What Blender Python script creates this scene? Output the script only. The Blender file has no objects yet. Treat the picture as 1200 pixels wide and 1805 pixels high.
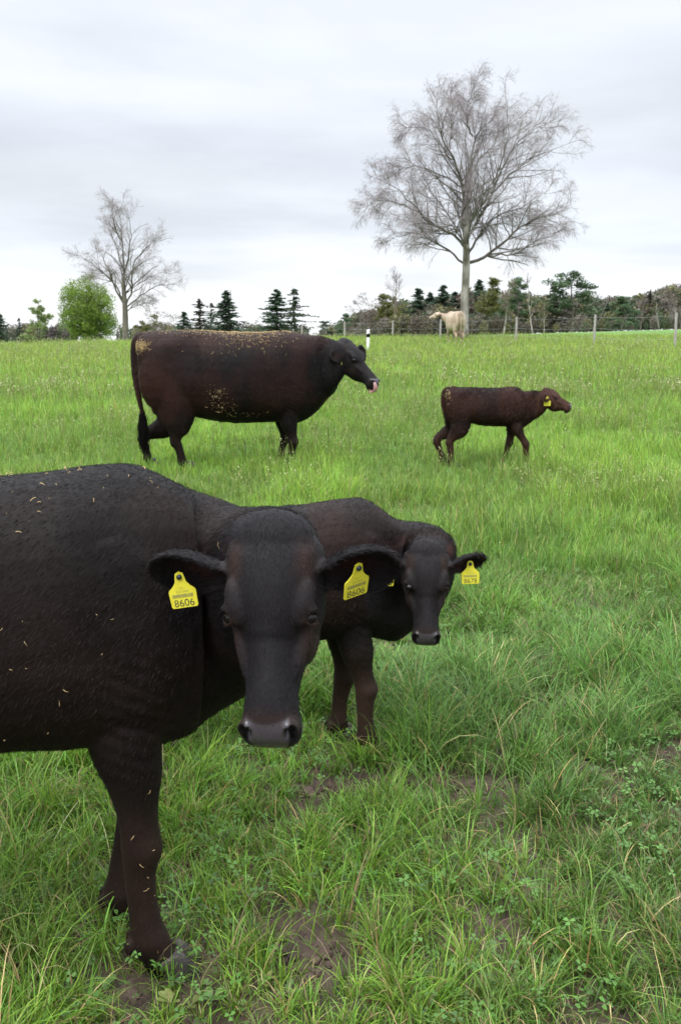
import bpy, bmesh, math, random
import numpy as np
from mathutils import Vector, Matrix
R = math.radians
sc = bpy.context.scene
COL = sc.collection

# ------------------------------------------------------------------ camera
PITCH = R(10.1); FPX = 1750.0; CAMZ = 1.6
cd = bpy.data.cameras.new('camera'); cam = bpy.data.objects.new('camera', cd); COL.objects.link(cam)
cam.location = (0, 0, CAMZ); cam.rotation_euler = (math.pi/2 - PITCH, 0, 0)
cd.sensor_fit = 'VERTICAL'; cd.sensor_height = 23.5; cd.lens = FPX/1805*23.5
cd.clip_start = 0.05; cd.clip_end = 5000
cd.dof.use_dof = True; cd.dof.focus_distance = 3.0; cd.dof.aperture_fstop = 7.1
sc.camera = cam
sc.view_settings.view_transform = 'Standard'; sc.view_settings.look = 'None'
sc.view_settings.exposure = 0.28; sc.view_settings.gamma = 1.0
sc.render.resolution_x = 680; sc.render.resolution_y = 1024

# ------------------------------------------------------------------ world and sun
SUN_EL, SUN_AZ = R(52), R(215)          # azimuth: clockwise from +Y
w = bpy.data.worlds.new('World'); sc.world = w; w.use_nodes = True
nt = w.node_tree; nt.nodes.clear(); N = nt.nodes.new; L = nt.links.new
out = N('ShaderNodeOutputWorld'); bg = N('ShaderNodeBackground'); bg.inputs[1].default_value = 0.1
sky = N('ShaderNodeTexSky'); sky.sky_type = 'NISHITA'; sky.sun_disc = False
sky.sun_elevation = SUN_EL; sky.sun_rotation = SUN_AZ
tc = N('ShaderNodeTexCoord'); sep = N('ShaderNodeSeparateXYZ'); L(tc.outputs['Generated'], sep.inputs[0])
def wm(op, a, b=None, c=None, clamp=False):
    n = N('ShaderNodeMath'); n.operation = op; n.use_clamp = clamp
    for i, v in enumerate((a, b, c)):
        if v is None: continue
        if isinstance(v, (int, float)): n.inputs[i].default_value = v
        else: L(v, n.inputs[i])
    return n.outputs[0]
zz = wm('MAXIMUM', sep.outputs[2], 0.0)
den = wm('ADD', zz, 0.10)
cu = wm('DIVIDE', sep.outputs[0], den); cv = wm('DIVIDE', sep.outputs[1], den)
cmb = N('ShaderNodeCombineXYZ'); L(cu, cmb.inputs[0]); L(cv, cmb.inputs[1]); cmb.inputs[2].default_value = 3.7
mp = N('ShaderNodeMapping'); L(cmb.outputs[0], mp.inputs[0]); mp.inputs['Scale'].default_value = (0.55, 0.62, 1); mp.inputs['Rotation'].default_value = (0, 0, R(-7))
nz = N('ShaderNodeTexNoise'); L(mp.outputs[0], nz.inputs['Vector']); nz.inputs['Scale'].default_value = 0.9
nz.inputs['Detail'].default_value = 7; nz.inputs['Roughness'].default_value = 0.52; nz.inputs['Distortion'].default_value = 0.35
mp2 = N('ShaderNodeMapping'); L(tc.outputs['Generated'], mp2.inputs[0]); mp2.inputs['Scale'].default_value = (1.6, 1.6, 9.0); mp2.inputs['Rotation'].default_value = (0, R(3), 0); mp2.inputs['Location'].default_value = (0.4, 0, 0.2)
nz2 = N('ShaderNodeTexNoise'); L(mp2.outputs[0], nz2.inputs['Vector']); nz2.inputs['Scale'].default_value = 1.7
nz2.inputs['Detail'].default_value = 6; nz2.inputs['Roughness'].default_value = 0.5; nz2.inputs['Distortion'].default_value = 0.3
wob = wm('MULTIPLY_ADD', nz2.outputs[0], 0.15, -0.075)
el = wm('ADD', zz, wob)
rp = N('ShaderNodeValToRGB'); L(el, rp.inputs[0]); cr = rp.color_ramp; cr.interpolation = 'EASE'
stops = [(0.0, .97), (.045, .93), (.070, .84), (.095, .77), (.125, .82), (.165, .75), (.21, .82), (.25, .78), (.30, .82), (.5, .80), (1, .85)]
cr.elements[0].position = 0; cr.elements[1].position = 1
for p, v in stops[1:-1]: cr.elements.new(p)
for e, (p, v) in zip(cr.elements, stops): e.position = p; e.color = (v*.955 - (1-v)*.12, v*.975-(1-v)*.02, min(1.0, v + (1-v)*.20), 1)
var = wm('MULTIPLY_ADD', nz.outputs[0], 0.85, 0.585)
sclv = N('ShaderNodeVectorMath'); sclv.operation = 'SCALE'; L(rp.outputs[0], sclv.inputs[0])
zen = N('ShaderNodeMapRange'); L(zz, zen.inputs[0]); zen.inputs[1].default_value = .34; zen.inputs[2].default_value = .85; zen.inputs[3].default_value = 1.0; zen.inputs[4].default_value = 4.2
varlow = N('ShaderNodeMapRange'); L(zz, varlow.inputs[0]); varlow.inputs[1].default_value = 0.01; varlow.inputs[2].default_value = .10
mixv = N('ShaderNodeMix'); mixv.data_type = 'FLOAT'; L(varlow.outputs[0], mixv.inputs[0]); mixv.inputs[2].default_value = 1.0; L(var, mixv.inputs[3])
L(wm('MULTIPLY', wm('MULTIPLY', mixv.outputs[0], 10.0), zen.outputs[0]), sclv.inputs['Scale'])
mx = N('ShaderNodeMix'); mx.data_type = 'RGBA'; mx.inputs[0].default_value = 0.94
L(sky.outputs[0], mx.inputs[6]); L(sclv.outputs[0], mx.inputs[7])
L(mx.outputs[2], bg.inputs[0]); L(bg.outputs[0], out.inputs[0])

sl = bpy.data.lights.new('sun', 'SUN'); sl.energy = 1.5; sl.angle = R(18); sl.color = (1, .965, .91)
so = bpy.data.objects.new('sun', sl); COL.objects.link(so)
sd = Vector((math.sin(SUN_AZ)*math.cos(SUN_EL), math.cos(SUN_AZ)*math.cos(SUN_EL), math.sin(SUN_EL)))
so.rotation_euler = sd.to_track_quat('Z', 'Y').to_euler(); so.location = (0, 0, 30)

# ------------------------------------------------------------------ helpers
def at(px, py, D):
    """point at optical depth D behind pixel of the 1200x1805 photo"""
    rx = (px-600)/FPX; ry = (py-902.5)/FPX
    return Vector((D*rx, D*(math.cos(PITCH) - ry*math.sin(PITCH)), CAMZ + D*(-math.sin(PITCH) - ry*math.cos(PITCH))))
def sstep(a, b, x): t = np.clip((x-a)/(b-a), 0, 1); return t*t*(3-2*t)
_rg = np.random.default_rng(7); _grids = [_rg.random((256, 256)) for _ in range(6)]
def vnoise(x, y, k=0):
    g = _grids[k % 6]; x = np.asarray(x, float)+1000.3+17*k; y = np.asarray(y, float)+1000.7+9*k
    xi = np.floor(x).astype(int); yi = np.floor(y).astype(int); fx = x-xi; fy = y-yi
    fx = fx*fx*(3-2*fx); fy = fy*fy*(3-2*fy); a = xi % 256; b = yi % 256; a1 = (a+1) % 256; b1 = (b+1) % 256
    return (g[a, b]*(1-fx)+g[a1, b]*fx)*(1-fy)+(g[a, b1]*(1-fx)+g[a1, b1]*fx)*fy
def fnoise(x, y, k=0, o=3):
    s = 0; amp = 1; t = 0
    for i in range(o): s = s+amp*vnoise(np.asarray(x)*2**i, np.asarray(y)*2**i, k+i); t += amp; amp *= .5
    return s/t
def n3(p, f, k=0):
    """cheap 3d noise from three planar lookups"""
    return (fnoise(p[:, 0]*f, p[:, 1]*f, k)+fnoise(p[:, 1]*f+31, p[:, 2]*f, k+1)+fnoise(p[:, 0]*f+11, p[:, 2]*f+5, k+2))/3
def hrow(u):
    return np.interp(u, [-.36, -.2, -.05, 0, .06, .15, .22, .34], [610, 609, 605, 602, 599, 592, 587, 581])
def terrain(x, y):
    x = np.asarray(x, float); y = np.asarray(y, float)
    z1 = .0265*(y-2.3) + .0004*np.minimum(x, 0)*np.clip(y-6, 0, 60)
    yy = np.maximum(y, 1.0); z2 = CAMZ + (590.8-hrow(x/yy))/FPX*yy
    t = sstep(50, 80, y)
    z = z1*(1-t)+z2*t
    z = z + .05*(fnoise(x*.35, y*.35, 1, 2)-.5)*sstep(2, 8, y) + .03*(fnoise(x*2.2, y*2.2, 2, 2)-.5)*(1-sstep(8, 16, y))
    return z
def gz(x, y): return float(terrain(np.array([x]), np.array([y]))[0])

def mesh_from(name, V, faces_list, col=None, smooth=True):
    """V (n,3); faces_list: list of int arrays (m,k)"""
    me = bpy.data.meshes.new(name); V = np.ascontiguousarray(V, dtype=np.float32)
    fl = [np.asarray(f, dtype=np.int32) for f in faces_list if len(f)]
    me.vertices.add(len(V)); me.vertices.foreach_set('co', V.ravel())
    tot = np.concatenate([np.full(len(f), f.shape[1], np.int32) for f in fl]); idx = np.concatenate([f.ravel() for f in fl])
    me.loops.add(len(idx)); me.loops.foreach_set('vertex_index', idx)
    me.polygons.add(len(tot)); me.polygons.foreach_set('loop_start', np.concatenate([[0], np.cumsum(tot)[:-1]]).astype(np.int32))
    me.polygons.foreach_set('loop_total', tot)
    me.polygons.foreach_set('use_smooth', np.full(len(tot), smooth))
    me.update(calc_edges=True)
    if col is not None: set_col(me, col)
    return me
def set_col(me, col, alpha=None):
    a = me.color_attributes.new('Col', 'FLOAT_COLOR', 'POINT')
    c = np.ones((len(me.vertices), 4), np.float32); c[:, :3] = col
    if alpha is not None: c[:, 3] = 1-alpha
    a.data.foreach_set('color', c.ravel())
def get_v(me):
    v = np.empty(len(me.vertices)*3, np.float32); me.vertices.foreach_get('co', v); return v.reshape(-1, 3).astype(float)
def link(name, me, mats, parent=None):
    o = bpy.data.objects.new(name, me); COL.objects.link(o)
    if mats is not None and not me.materials:
        for m in (mats if isinstance(mats, (list, tuple)) else [mats]): me.materials.append(m)
    if parent: o.parent = parent
    return o
def tag(o, label=None, cat=None, group=None, kind=None):
    if label: o['label'] = label
    if cat: o['category'] = cat
    if group: o['group'] = group
    if kind: o['kind'] = kind
    return o
def empty(name, loc, rz=0, label=None, cat=None, group=None):
    o = bpy.data.objects.new(name, None); o.empty_display_size = .2; COL.objects.link(o)
    o.location = loc; o.rotation_euler = (0, 0, rz); return tag(o, label, cat, group)

class MB:
    def __init__(s): s.V = []; s.F = {}; s.n = 0; s.C = []
    def add(s, V, F, col=None):
        V = np.asarray(V, float)
        for f in F:
            f = np.asarray(f, int)
            if len(f): s.F.setdefault(f.shape[1], []).append(f+s.n)
        s.V.append(V); s.n += len(V)
        s.C.append(np.broadcast_to(np.array(col if col is not None else (1, 1, 1), float), (len(V), 3)))
    def mesh(s, name, smooth=True):
        return mesh_from(name, np.concatenate(s.V), [np.concatenate(f) for f in s.F.values()], np.concatenate(s.C), smooth)
def cr_interp(P, sub):
    P = np.asarray(P, float); n = len(P); out = []
    Q = np.vstack([2*P[0]-P[1], P, 2*P[-1]-P[-2]])
    for i in range(n-1):
        a, b, c, d = Q[i], Q[i+1], Q[i+2], Q[i+3]
        for k in range(sub):
            t = k/sub
            out.append(.5*((2*b)+(-a+c)*t+(2*a-5*b+4*c-d)*t*t+(-a+3*b-3*c+d)*t**3))
    out.append(P[-1]); return np.array(out)
def loft(st, upref, n=28, sub=5, ex=1.0, shear=False):
    """stations (cx,cy,cz, w, up, dn): closed swept solid"""
    S = cr_interp(st, sub); C = S[:, :3]; T = np.gradient(C, axis=0); T /= np.linalg.norm(T, axis=1)[:, None]+1e-9
    U = np.tile(np.array(upref, float), (len(S), 1)); Sd = np.cross(T, U); Sd /= np.linalg.norm(Sd, axis=1)[:, None]+1e-9
    if not shear: U = np.cross(Sd, T)
    t = np.linspace(0, 2*math.pi, n, endpoint=False); c = np.cos(t); s_ = np.sin(t)
    c = np.sign(c)*np.abs(c)**ex; s_ = np.sign(s_)*np.abs(s_)**ex
    h = np.where(s_[None, :] > 0, S[:, 4:5], S[:, 5:6])*s_[None, :]
    wd_ = S[:, 3:4]*c[None, :]
    if S.shape[1] > 6: wd_ = wd_*(1-S[:, 6:7]*np.clip(s_, 0, 1)[None, :]**1.3-S[:, 7:8]*np.clip(-s_, 0, 1)[None, :]**1.3)
    V = C[:, None, :]+Sd[:, None, :]*wd_[:, :, None]+U[:, None, :]*h[:, :, None]
    m = len(S); V = V.reshape(-1, 3)
    i = np.arange(m-1)[:, None]*n; j = np.arange(n)[None, :]; j1 = (j+1) % n
    F = np.stack([i+j, i+j1, i+n+j1, i+n+j], -1).reshape(-1, 4)
    V = np.vstack([V, C[0], C[-1]]); a = m*n; j = np.arange(n); j1 = (j+1) % n
    T1 = np.stack([np.full(n, a), j1, j], -1); T2 = np.stack([np.full(n, a+1), (m-1)*n+j, (m-1)*n+j1], -1)
    return V, [F, np.vstack([T1, T2])]
def ellipsoid(c, r, rot=None, n=16, m=10):
    th = np.linspace(0, math.pi, m+1)[1:-1]; ph = np.linspace(0, 2*math.pi, n, endpoint=False)
    V = np.array([[math.sin(a)*math.cos(b), math.sin(a)*math.sin(b), math.cos(a)] for a in th for b in ph]+[[0, 0, 1], [0, 0, -1]])
    V = V*np.array(r)
    if rot is not None: V = V@np.array(rot).T
    V = V+np.array(c); F = []; k = m-1
    for i in range(k-1):
        for j in range(n): F.append([i*n+j, (i+1)*n+j, (i+1)*n+(j+1) % n, i*n+(j+1) % n])
    T = [[k*n, j, (j+1) % n] for j in range(n)]+[[k*n+1, (k-1)*n+(j+1) % n, (k-1)*n+j] for j in range(n)]
    return V, [np.array(F), np.array(T)]
def torus(c, M3, R1, r1, n=24, m=8, sq=1.0):
    u = np.linspace(0, 2*math.pi, n, endpoint=False); v = np.linspace(0, 2*math.pi, m, endpoint=False)
    V = np.array([[(R1+r1*math.cos(b))*math.cos(a), (R1*sq+r1*math.cos(b))*math.sin(a), r1*math.sin(b)] for a in u for b in v])
    V = V@np.array(M3).T+np.array(c)
    F = [[i*m+j, ((i+1) % n)*m+j, ((i+1) % n)*m+(j+1) % m, i*m+(j+1) % m] for i in range(n) for j in range(m)]
    return V, [np.array(F)]
def tubes(P, Rd, sides=3):
    """P (N,K,3), Rd (N,K): open tubes in one go"""
    N_, K, _ = P.shape; T = np.gradient(P, axis=1); T /= np.linalg.norm(T, axis=2)[..., None]+1e-9
    ref = np.where(np.abs(T[:, :1, 2:3]) > .9, np.array([1., 0, 0]), np.array([0, 0, 1.])); ref = np.broadcast_to(ref, T.shape)
    A = np.cross(T, ref); A /= np.linalg.norm(A, axis=2)[..., None]+1e-9; B = np.cross(T, A)
    t = np.linspace(0, 2*math.pi, sides, endpoint=False)
    V = P[:, :, None, :]+Rd[:, :, None, None]*(A[:, :, None, :]*np.cos(t)[None, None, :, None]+B[:, :, None, :]*np.sin(t)[None, None, :, None])
    b = (np.arange(N_)*K*sides)[:, None, None]; i = (np.arange(K-1)*sides)[None, :, None]; j = np.arange(sides)[None, None, :]; j1 = (j+1) % sides
    F = np.stack([b+i+j, b+i+j1, b+i+sides+j1, b+i+sides+j], -1).reshape(-1, 4)
    return V.reshape(-1, 3), [F]

# ------------------------------------------------------------------ materials
def mat(name, base=(.5, .5, .5), rough=.6, spec=.5, attr=False, noise=None, bump=None, sheen=0, trans=0, rndobj=0, coat=0):
    """noise: (scale, colour2, lo, hi[, stretch])  bump: (scale, strength, dist[, stretch])"""
    m = bpy.data.materials.new(name); m.use_nodes = True; t = m.node_tree; n = t.nodes; l = t.links
    p = n['Principled BSDF']; p.inputs['Roughness'].default_value = rough; p.inputs['Specular IOR Level'].default_value = spec
    if sheen: p.inputs['Sheen Weight'].default_value = sheen; p.inputs['Sheen Roughness'].default_value = .45; p.inputs['Sheen Tint'].default_value = (.75, .8, 1, 1)
    if coat: p.inputs['Coat Weight'].default_value = coat; p.inputs['Coat Roughness'].default_value = .15
    tcn = n.new('ShaderNodeTexCoord')
    if attr:
        a = n.new('ShaderNodeAttribute'); a.attribute_name = 'Col'; csock = a.outputs['Color']
    else:
        rgb = n.new('ShaderNodeRGB'); rgb.outputs[0].default_value = (*base, 1); csock = rgb.outputs[0]
    if noise:
        mpn = n.new('ShaderNodeMapping'); l.new(tcn.outputs['Object'], mpn.inputs[0])
        if len(noise) > 4: mpn.inputs['Scale'].default_value = noise[4]
        nn = n.new('ShaderNodeTexNoise'); l.new(mpn.outputs[0], nn.inputs['Vector']); nn.inputs['Scale'].default_value = noise[0]; nn.inputs['Detail'].default_value = 5
        mr = n.new('ShaderNodeMapRange'); l.new(nn.outputs[0], mr.inputs[0]); mr.inputs[1].default_value = noise[2]; mr.inputs[2].default_value = noise[3]
        mxn = n.new('ShaderNodeMix'); mxn.data_type = 'RGBA'; l.new(mr.outputs[0], mxn.inputs[0]); l.new(csock, mxn.inputs[6])
        if attr: mxn.blend_type = 'MULTIPLY'
        mxn.inputs[7].default_value = (*noise[1], 1); csock = mxn.outputs[2]
    if rndobj:
        oi = n.new('ShaderNodeObjectInfo'); hs = n.new('ShaderNodeHueSaturation'); l.new(csock, hs.inputs['Color'])
        mr2 = n.new('ShaderNodeMapRange'); l.new(oi.outputs['Random'], mr2.inputs[0]); mr2.inputs[3].default_value = 1-rndobj; mr2.inputs[4].default_value = 1+rndobj
        l.new(mr2.outputs[0], hs.inputs['Value']); csock = hs.outputs[0]
    l.new(csock, p.inputs['Base Color'])
    if bump:
        mpb = n.new('ShaderNodeMapping'); l.new(tcn.outputs['Object'], mpb.inputs[0])
        if len(bump) > 3: mpb.inputs['Scale'].default_value = bump[3]
        nb = n.new('ShaderNodeTexNoise'); l.new(mpb.outputs[0], nb.inputs['Vector']); nb.inputs['Scale'].default_value = bump[0]; nb.inputs['Detail'].default_value = 4
        bp = n.new('ShaderNodeBump'); l.new(nb.outputs[0], bp.inputs['Height']); bp.inputs['Strength'].default_value = bump[1]; bp.inputs['Distance'].default_value = bump[2]
        l.new(bp.outputs[0], p.inputs['Normal'])
    if trans:
        tr = n.new('ShaderNodeBsdfTranslucent'); l.new(csock, tr.inputs[0]); ms = n.new('ShaderNodeMixShader'); ms.inputs[0].default_value = trans
        l.new(p.outputs[0], ms.inputs[1]); l.new(tr.outputs[0], ms.inputs[2]); l.new(ms.outputs[0], n['Material Output'].inputs[0])
    return m
M = {}
M['coat'] = mat('coat', rough=.62, spec=.14, attr=True, noise=(5, (.55, .5, .5), .45, .7), bump=(90, .28, .006, (1, 1, .35)), sheen=.05)
M['fur'] = mat('fur', rough=.5, spec=.13, attr=True)
M['nose'] = mat('nose', (.030, .026, .028), rough=.28, spec=.6, noise=(40, (.055, .045, .045), .4, .7), bump=(230, .5, .003))
M['eye'] = mat('eye', (.005, .004, .004), rough=.10, spec=.35)
M['hoof'] = mat('hoof', (.022, .018, .016), rough=.55, noise=(30, (.07, .055, .045), .45, .7), bump=(60, .4, .004, (1, 1, 6)))
M['tongue'] = mat('tongue', (.42, .22, .22), rough=.35, bump=(300, .3, .002))
M['tag'] = mat('tag_yellow', (.72, .66, .045), rough=.42, noise=(60, (.60, .53, .03), .5, .75))
M['ink'] = mat('tag_ink', (.05, .05, .03), rough=.7)
M['barcode'] = mat('tag_barcode', (.28, .27, .10), rough=.7)
M['stud'] = mat('stud', (.02, .03, .03), rough=.35)
M['straw'] = mat('straw', (.42, .29, .12), rough=.7, noise=(12, (.55, .40, .19), .4, .6))
M['grass'] = mat('grass_blades', rough=.45, spec=.38, attr=True, trans=.36)
M['leaf'] = mat('small_leaves', rough=.5, spec=.35, attr=True, trans=.25)
M['collar'] = mat('collar', (.03, .02, .02), rough=.6)
M['wood'] = mat('weathered_wood', (.27, .24, .23), rough=.85, noise=(6, (.40, .37, .35), .4, .65, (6, 6, .6)), bump=(30, .5, .01, (5, 5, .4)))
M['wire'] = mat('wire', (.35, .35, .36), rough=.4)
M['white'] = mat('white_plastic', (.78, .78, .78), rough=.4)
M['black'] = mat('black_plastic', (.02, .02, .02), rough=.5)
M['birch'] = mat('birch_bark', (.36, .33, .30), rough=.85, noise=(2.2, (.10, .085, .06), .42, .62, (1.2, 1.2, .5)), bump=(14, .7, .03, (1, 1, .5)))
M['bark'] = mat('dark_bark', (.115, .095, .085), rough=.9, noise=(3, (.17, .15, .11), .4, .7), bump=(14, .7, .03))
M['twig'] = mat('twigs', (.27, .23, .24), rough=.8)
M['limb'] = mat('limb_bark', (.085, .072, .055), rough=.9, noise=(1.5, (.20, .185, .17), .5, .68), bump=(14, .6, .02))
M['twig2'] = mat('mauve_twigs', (.17, .125, .12), rough=.8, rndobj=.2)
M['fol'] = mat('foliage', rough=.6, spec=.3, attr=True, trans=.25, rndobj=.14)

def coat_leather(m):
    t = m.node_tree; n = t.nodes; l = t.links; p = n['Principled BSDF']; a = [x for x in n if x.type == 'ATTRIBUTE'][0]
    def mixf(lo, hi, sock):
        q = n.new('ShaderNodeMapRange'); l.new(a.outputs['Alpha'], q.inputs[0]); q.inputs[1].default_value = 1; q.inputs[2].default_value = 0; q.inputs[3].default_value = lo; q.inputs[4].default_value = hi; l.new(q.outputs[0], p.inputs[sock])
    mixf(.60, .22, 'Roughness'); mixf(.14, .6, 'Specular IOR Level'); mixf(.015, 0, 'Sheen Weight')
coat_leather(M['coat'])
def build_soil():
    m = bpy.data.materials.new('field_soil'); m.use_nodes = True; t = m.node_tree; n = t.nodes; l = t.links; p = n['Principled BSDF']
    p.inputs['Roughness'].default_value = .9; p.inputs['Specular IOR Level'].default_value = .25
    tcn = n.new('ShaderNodeTexCoord')
    def ns(s, d=6):
        a = n.new('ShaderNodeTexNoise'); a.inputs['Scale'].default_value = s; a.inputs['Detail'].default_value = d; l.new(tcn.outputs['Object'], a.inputs['Vector']); return a.outputs[0]
    def rm(v, a, b): q = n.new('ShaderNodeMapRange'); l.new(v, q.inputs[0]); q.inputs[1].default_value = a; q.inputs[2].default_value = b; return q.outputs[0]
    def mixc(f, a, b):
        q = n.new('ShaderNodeMix'); q.data_type = 'RGBA'; l.new(f, q.inputs[0])
        for i, c in ((6, a), (7, b)):
            if isinstance(c, tuple): q.inputs[i].default_value = (*c, 1)
            else: l.new(c, q.inputs[i])
        return q.outputs[2]
    soil = mixc(rm(ns(9), .35, .65), (.040, .028, .021), (.085, .060, .046))
    soil = mixc(rm(ns(34), .50, .72), soil, (.07, .075, .028))
    green = mixc(rm(ns(1.7), .35, .65), (.045, .10, .020), (.10, .17, .035))
    sp = n.new('ShaderNodeSeparateXYZ'); l.new(tcn.outputs['Object'], sp.inputs[0])
    far = rm(sp.outputs[1], 4.5, 11)
    mid = mixc(far, soil, green)
    g2 = mixc(rm(ns(.12, 4), .42, .6), (.11, .20, .040), (.075, .165, .030))
    mid = mixc(rm(sp.outputs[1], 30, 55), mid, g2)
    l.new(mid, p.inputs['Base Color'])
    b = n.new('ShaderNodeBump'); b.inputs['Strength'].default_value = .9; b.inputs['Distance'].default_value = .03; l.new(ns(22, 8), b.inputs['Height']); l.new(b.outputs[0], p.inputs['Normal'])
    return m

# ------------------------------------------------------------------ ground
def build_ground():
    ys = np.unique(np.concatenate([[-60, -20, -6], np.arange(-2, 9, .055), np.geomspace(9, 2500, 260)]))
    xs = np.concatenate([-np.geomspace(2500, 4.2, 70), np.arange(-4, 4.01, .08), np.geomspace(4.2, 2500, 70)])
    X, Y = np.meshgrid(xs, ys); Z = terrain(X, Y)
    near = (1-sstep(6, 10, Y))
    Z = Z + near*(.030*(fnoise(X*7, Y*7, 3, 3)-.5) - .03*np.clip(bare(X, Y), 0, 1))
    V = np.stack([X, Y, Z], -1).reshape(-1, 3); nx = len(xs); ny = len(ys)
    i = np.arange(ny-1)[:, None]*nx; j = np.arange(nx-1)[None, :]
    F = np.stack([i+j, i+j+1, i+nx+j+1, i+nx+j], -1).reshape(-1, 4)
    o = link('ground', mesh_from('ground', V, [F]), build_soil()); tag(o, kind='structure')
def bare(x, y):
    """trampled, muddy patches of the foreground"""
    f = sstep(.63, .78, fnoise(np.asarray(x)*3.1+3, np.asarray(y)*3.1, 4, 3))*(1-sstep(3.6, 5.6, y))
    for cx, cy, r in ((-.45, 2.22, .20), (-.30, 2.10, .17), (-.72, 2.75, .2), (.45, 2.35, .16), (.62, 2.6, .16), (.08, 3.55, .14), (-.6, 2.5, .16), (.25, 2.9, .14)):
        d = np.hypot(np.asarray(x)-cx, (np.asarray(y)-cy)*1.2); f = np.maximum(f, .75*(1-sstep(r*.3, r*1.0, d+.12*(fnoise(np.asarray(x)*9, np.asarray(y)*9, 2, 2)-.5))))
    return f

# ------------------------------------------------------------------ grass
def blades(rng, x, y, h, wd, lean, az, col, segs, zoff=0.0, tipcol=None):
    n = len(x); z = terrain(x, y)-.012-.02*bare(x, y)+zoff
    t = np.linspace(0, 1, segs+1)
    # arc: blade bends towards az by 'lean' (radians at tip)
    ang = (lean*.25)[:, None]+(lean*1.1)[:, None]*t[None, :]**1.2
    ds = (h/segs)[:, None]
    hx = np.concatenate([np.zeros((n, 1)), np.cumsum(np.sin(ang[:, :-1])*ds, 1)], 1)
    hz = np.concatenate([np.zeros((n, 1)), np.cumsum(np.cos(ang[:, :-1])*ds, 1)], 1)
    hz = np.maximum(hz, .006)
    az2 = az[:, None]+(rng.normal(0, .35, n))[:, None]*t[None, :]
    Cx = x[:, None]+hx*np.cos(az2); Cy = y[:, None]+hx*np.sin(az2); Cz = z[:, None]+hz
    fa = az+math.pi/2+rng.normal(0, .6, n); wv = (wd[:, None]*np.array([.75 if k == 0 else (1-k/segs)**.6 for k in range(segs+1)])[None, :])*.5
    sx = np.cos(fa)[:, None]*wv; sy = np.sin(fa)[:, None]*wv
    A = np.stack([Cx-sx, Cy-sy, Cz], -1)[:, :segs]; B = np.stack([Cx+sx, Cy+sy, Cz], -1)[:, :segs]; tip = np.stack([Cx, Cy, Cz], -1)[:, segs:]
    V = np.concatenate([A, B, tip], 1)     # A0..As-1 B0..Bs-1 tip
    m = 2*segs+1; b = (np.arange(n)*m)[:, None]; k = np.arange(segs-1)[None, :]
    Q = np.stack([b+k, b+segs+k, b+segs+k+1, b+k+1], -1).reshape(-1, 4)
    T = np.stack([b[:, 0]+segs-1, b[:, 0]+2*segs-1, b[:, 0]+2*segs], -1)
    g = np.concatenate([t[:segs], t[:segs], [1]])
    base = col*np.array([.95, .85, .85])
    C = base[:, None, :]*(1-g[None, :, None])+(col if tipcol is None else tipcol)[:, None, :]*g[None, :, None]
    return V.reshape(-1, 3), Q, T, C.reshape(-1, 3)
def sample_xy(rng, n, y0, y1, pw, margin=.9):
    """points over the wedge the camera could see; density ~ y**-pw"""
    out = []; need = n
    ys = np.linspace(y0, y1, 400); ww = (.72*ys+2*margin)*ys**(-pw); cdf = np.cumsum(ww); cdf /= cdf[-1]
    y = np.interp(rng.random(n), cdf, ys); x = (rng.random(n)-.5)*(.72*y+2*margin)
    return x, y
def grass_col(rng, x, y, n):
    deep = np.array([.066, .150, .024]); yel = np.array([.190, .275, .055]); blu = np.array([.095, .185, .055]); dry = np.array([.26, .21, .10]); bri = np.array([.130, .270, .032])
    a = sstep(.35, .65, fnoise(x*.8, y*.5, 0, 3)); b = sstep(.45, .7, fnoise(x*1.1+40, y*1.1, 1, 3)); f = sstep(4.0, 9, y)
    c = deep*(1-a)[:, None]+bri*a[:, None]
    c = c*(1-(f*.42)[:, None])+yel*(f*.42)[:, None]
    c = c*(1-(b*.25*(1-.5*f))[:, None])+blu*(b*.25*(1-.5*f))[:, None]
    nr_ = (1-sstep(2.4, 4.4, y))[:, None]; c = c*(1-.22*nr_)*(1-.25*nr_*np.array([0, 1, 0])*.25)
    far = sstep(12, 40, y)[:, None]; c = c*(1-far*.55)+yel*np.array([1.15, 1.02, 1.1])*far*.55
    k = rng.random(n); dr = (k < .035+.045*(1-f)+.07*(y < 3.2)*fnoise(x*3, y*3, 3, 2))[:, None]; c = np.where(dr, dry*(.5+.8*rng.random((n, 1))), c)
    return 1.46*c*(.5+1.0*rng.random((n, 1)))*(1+.12*rng.normal(size=(n, 3))*np.array([1, .4, .6]))*1.0
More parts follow.
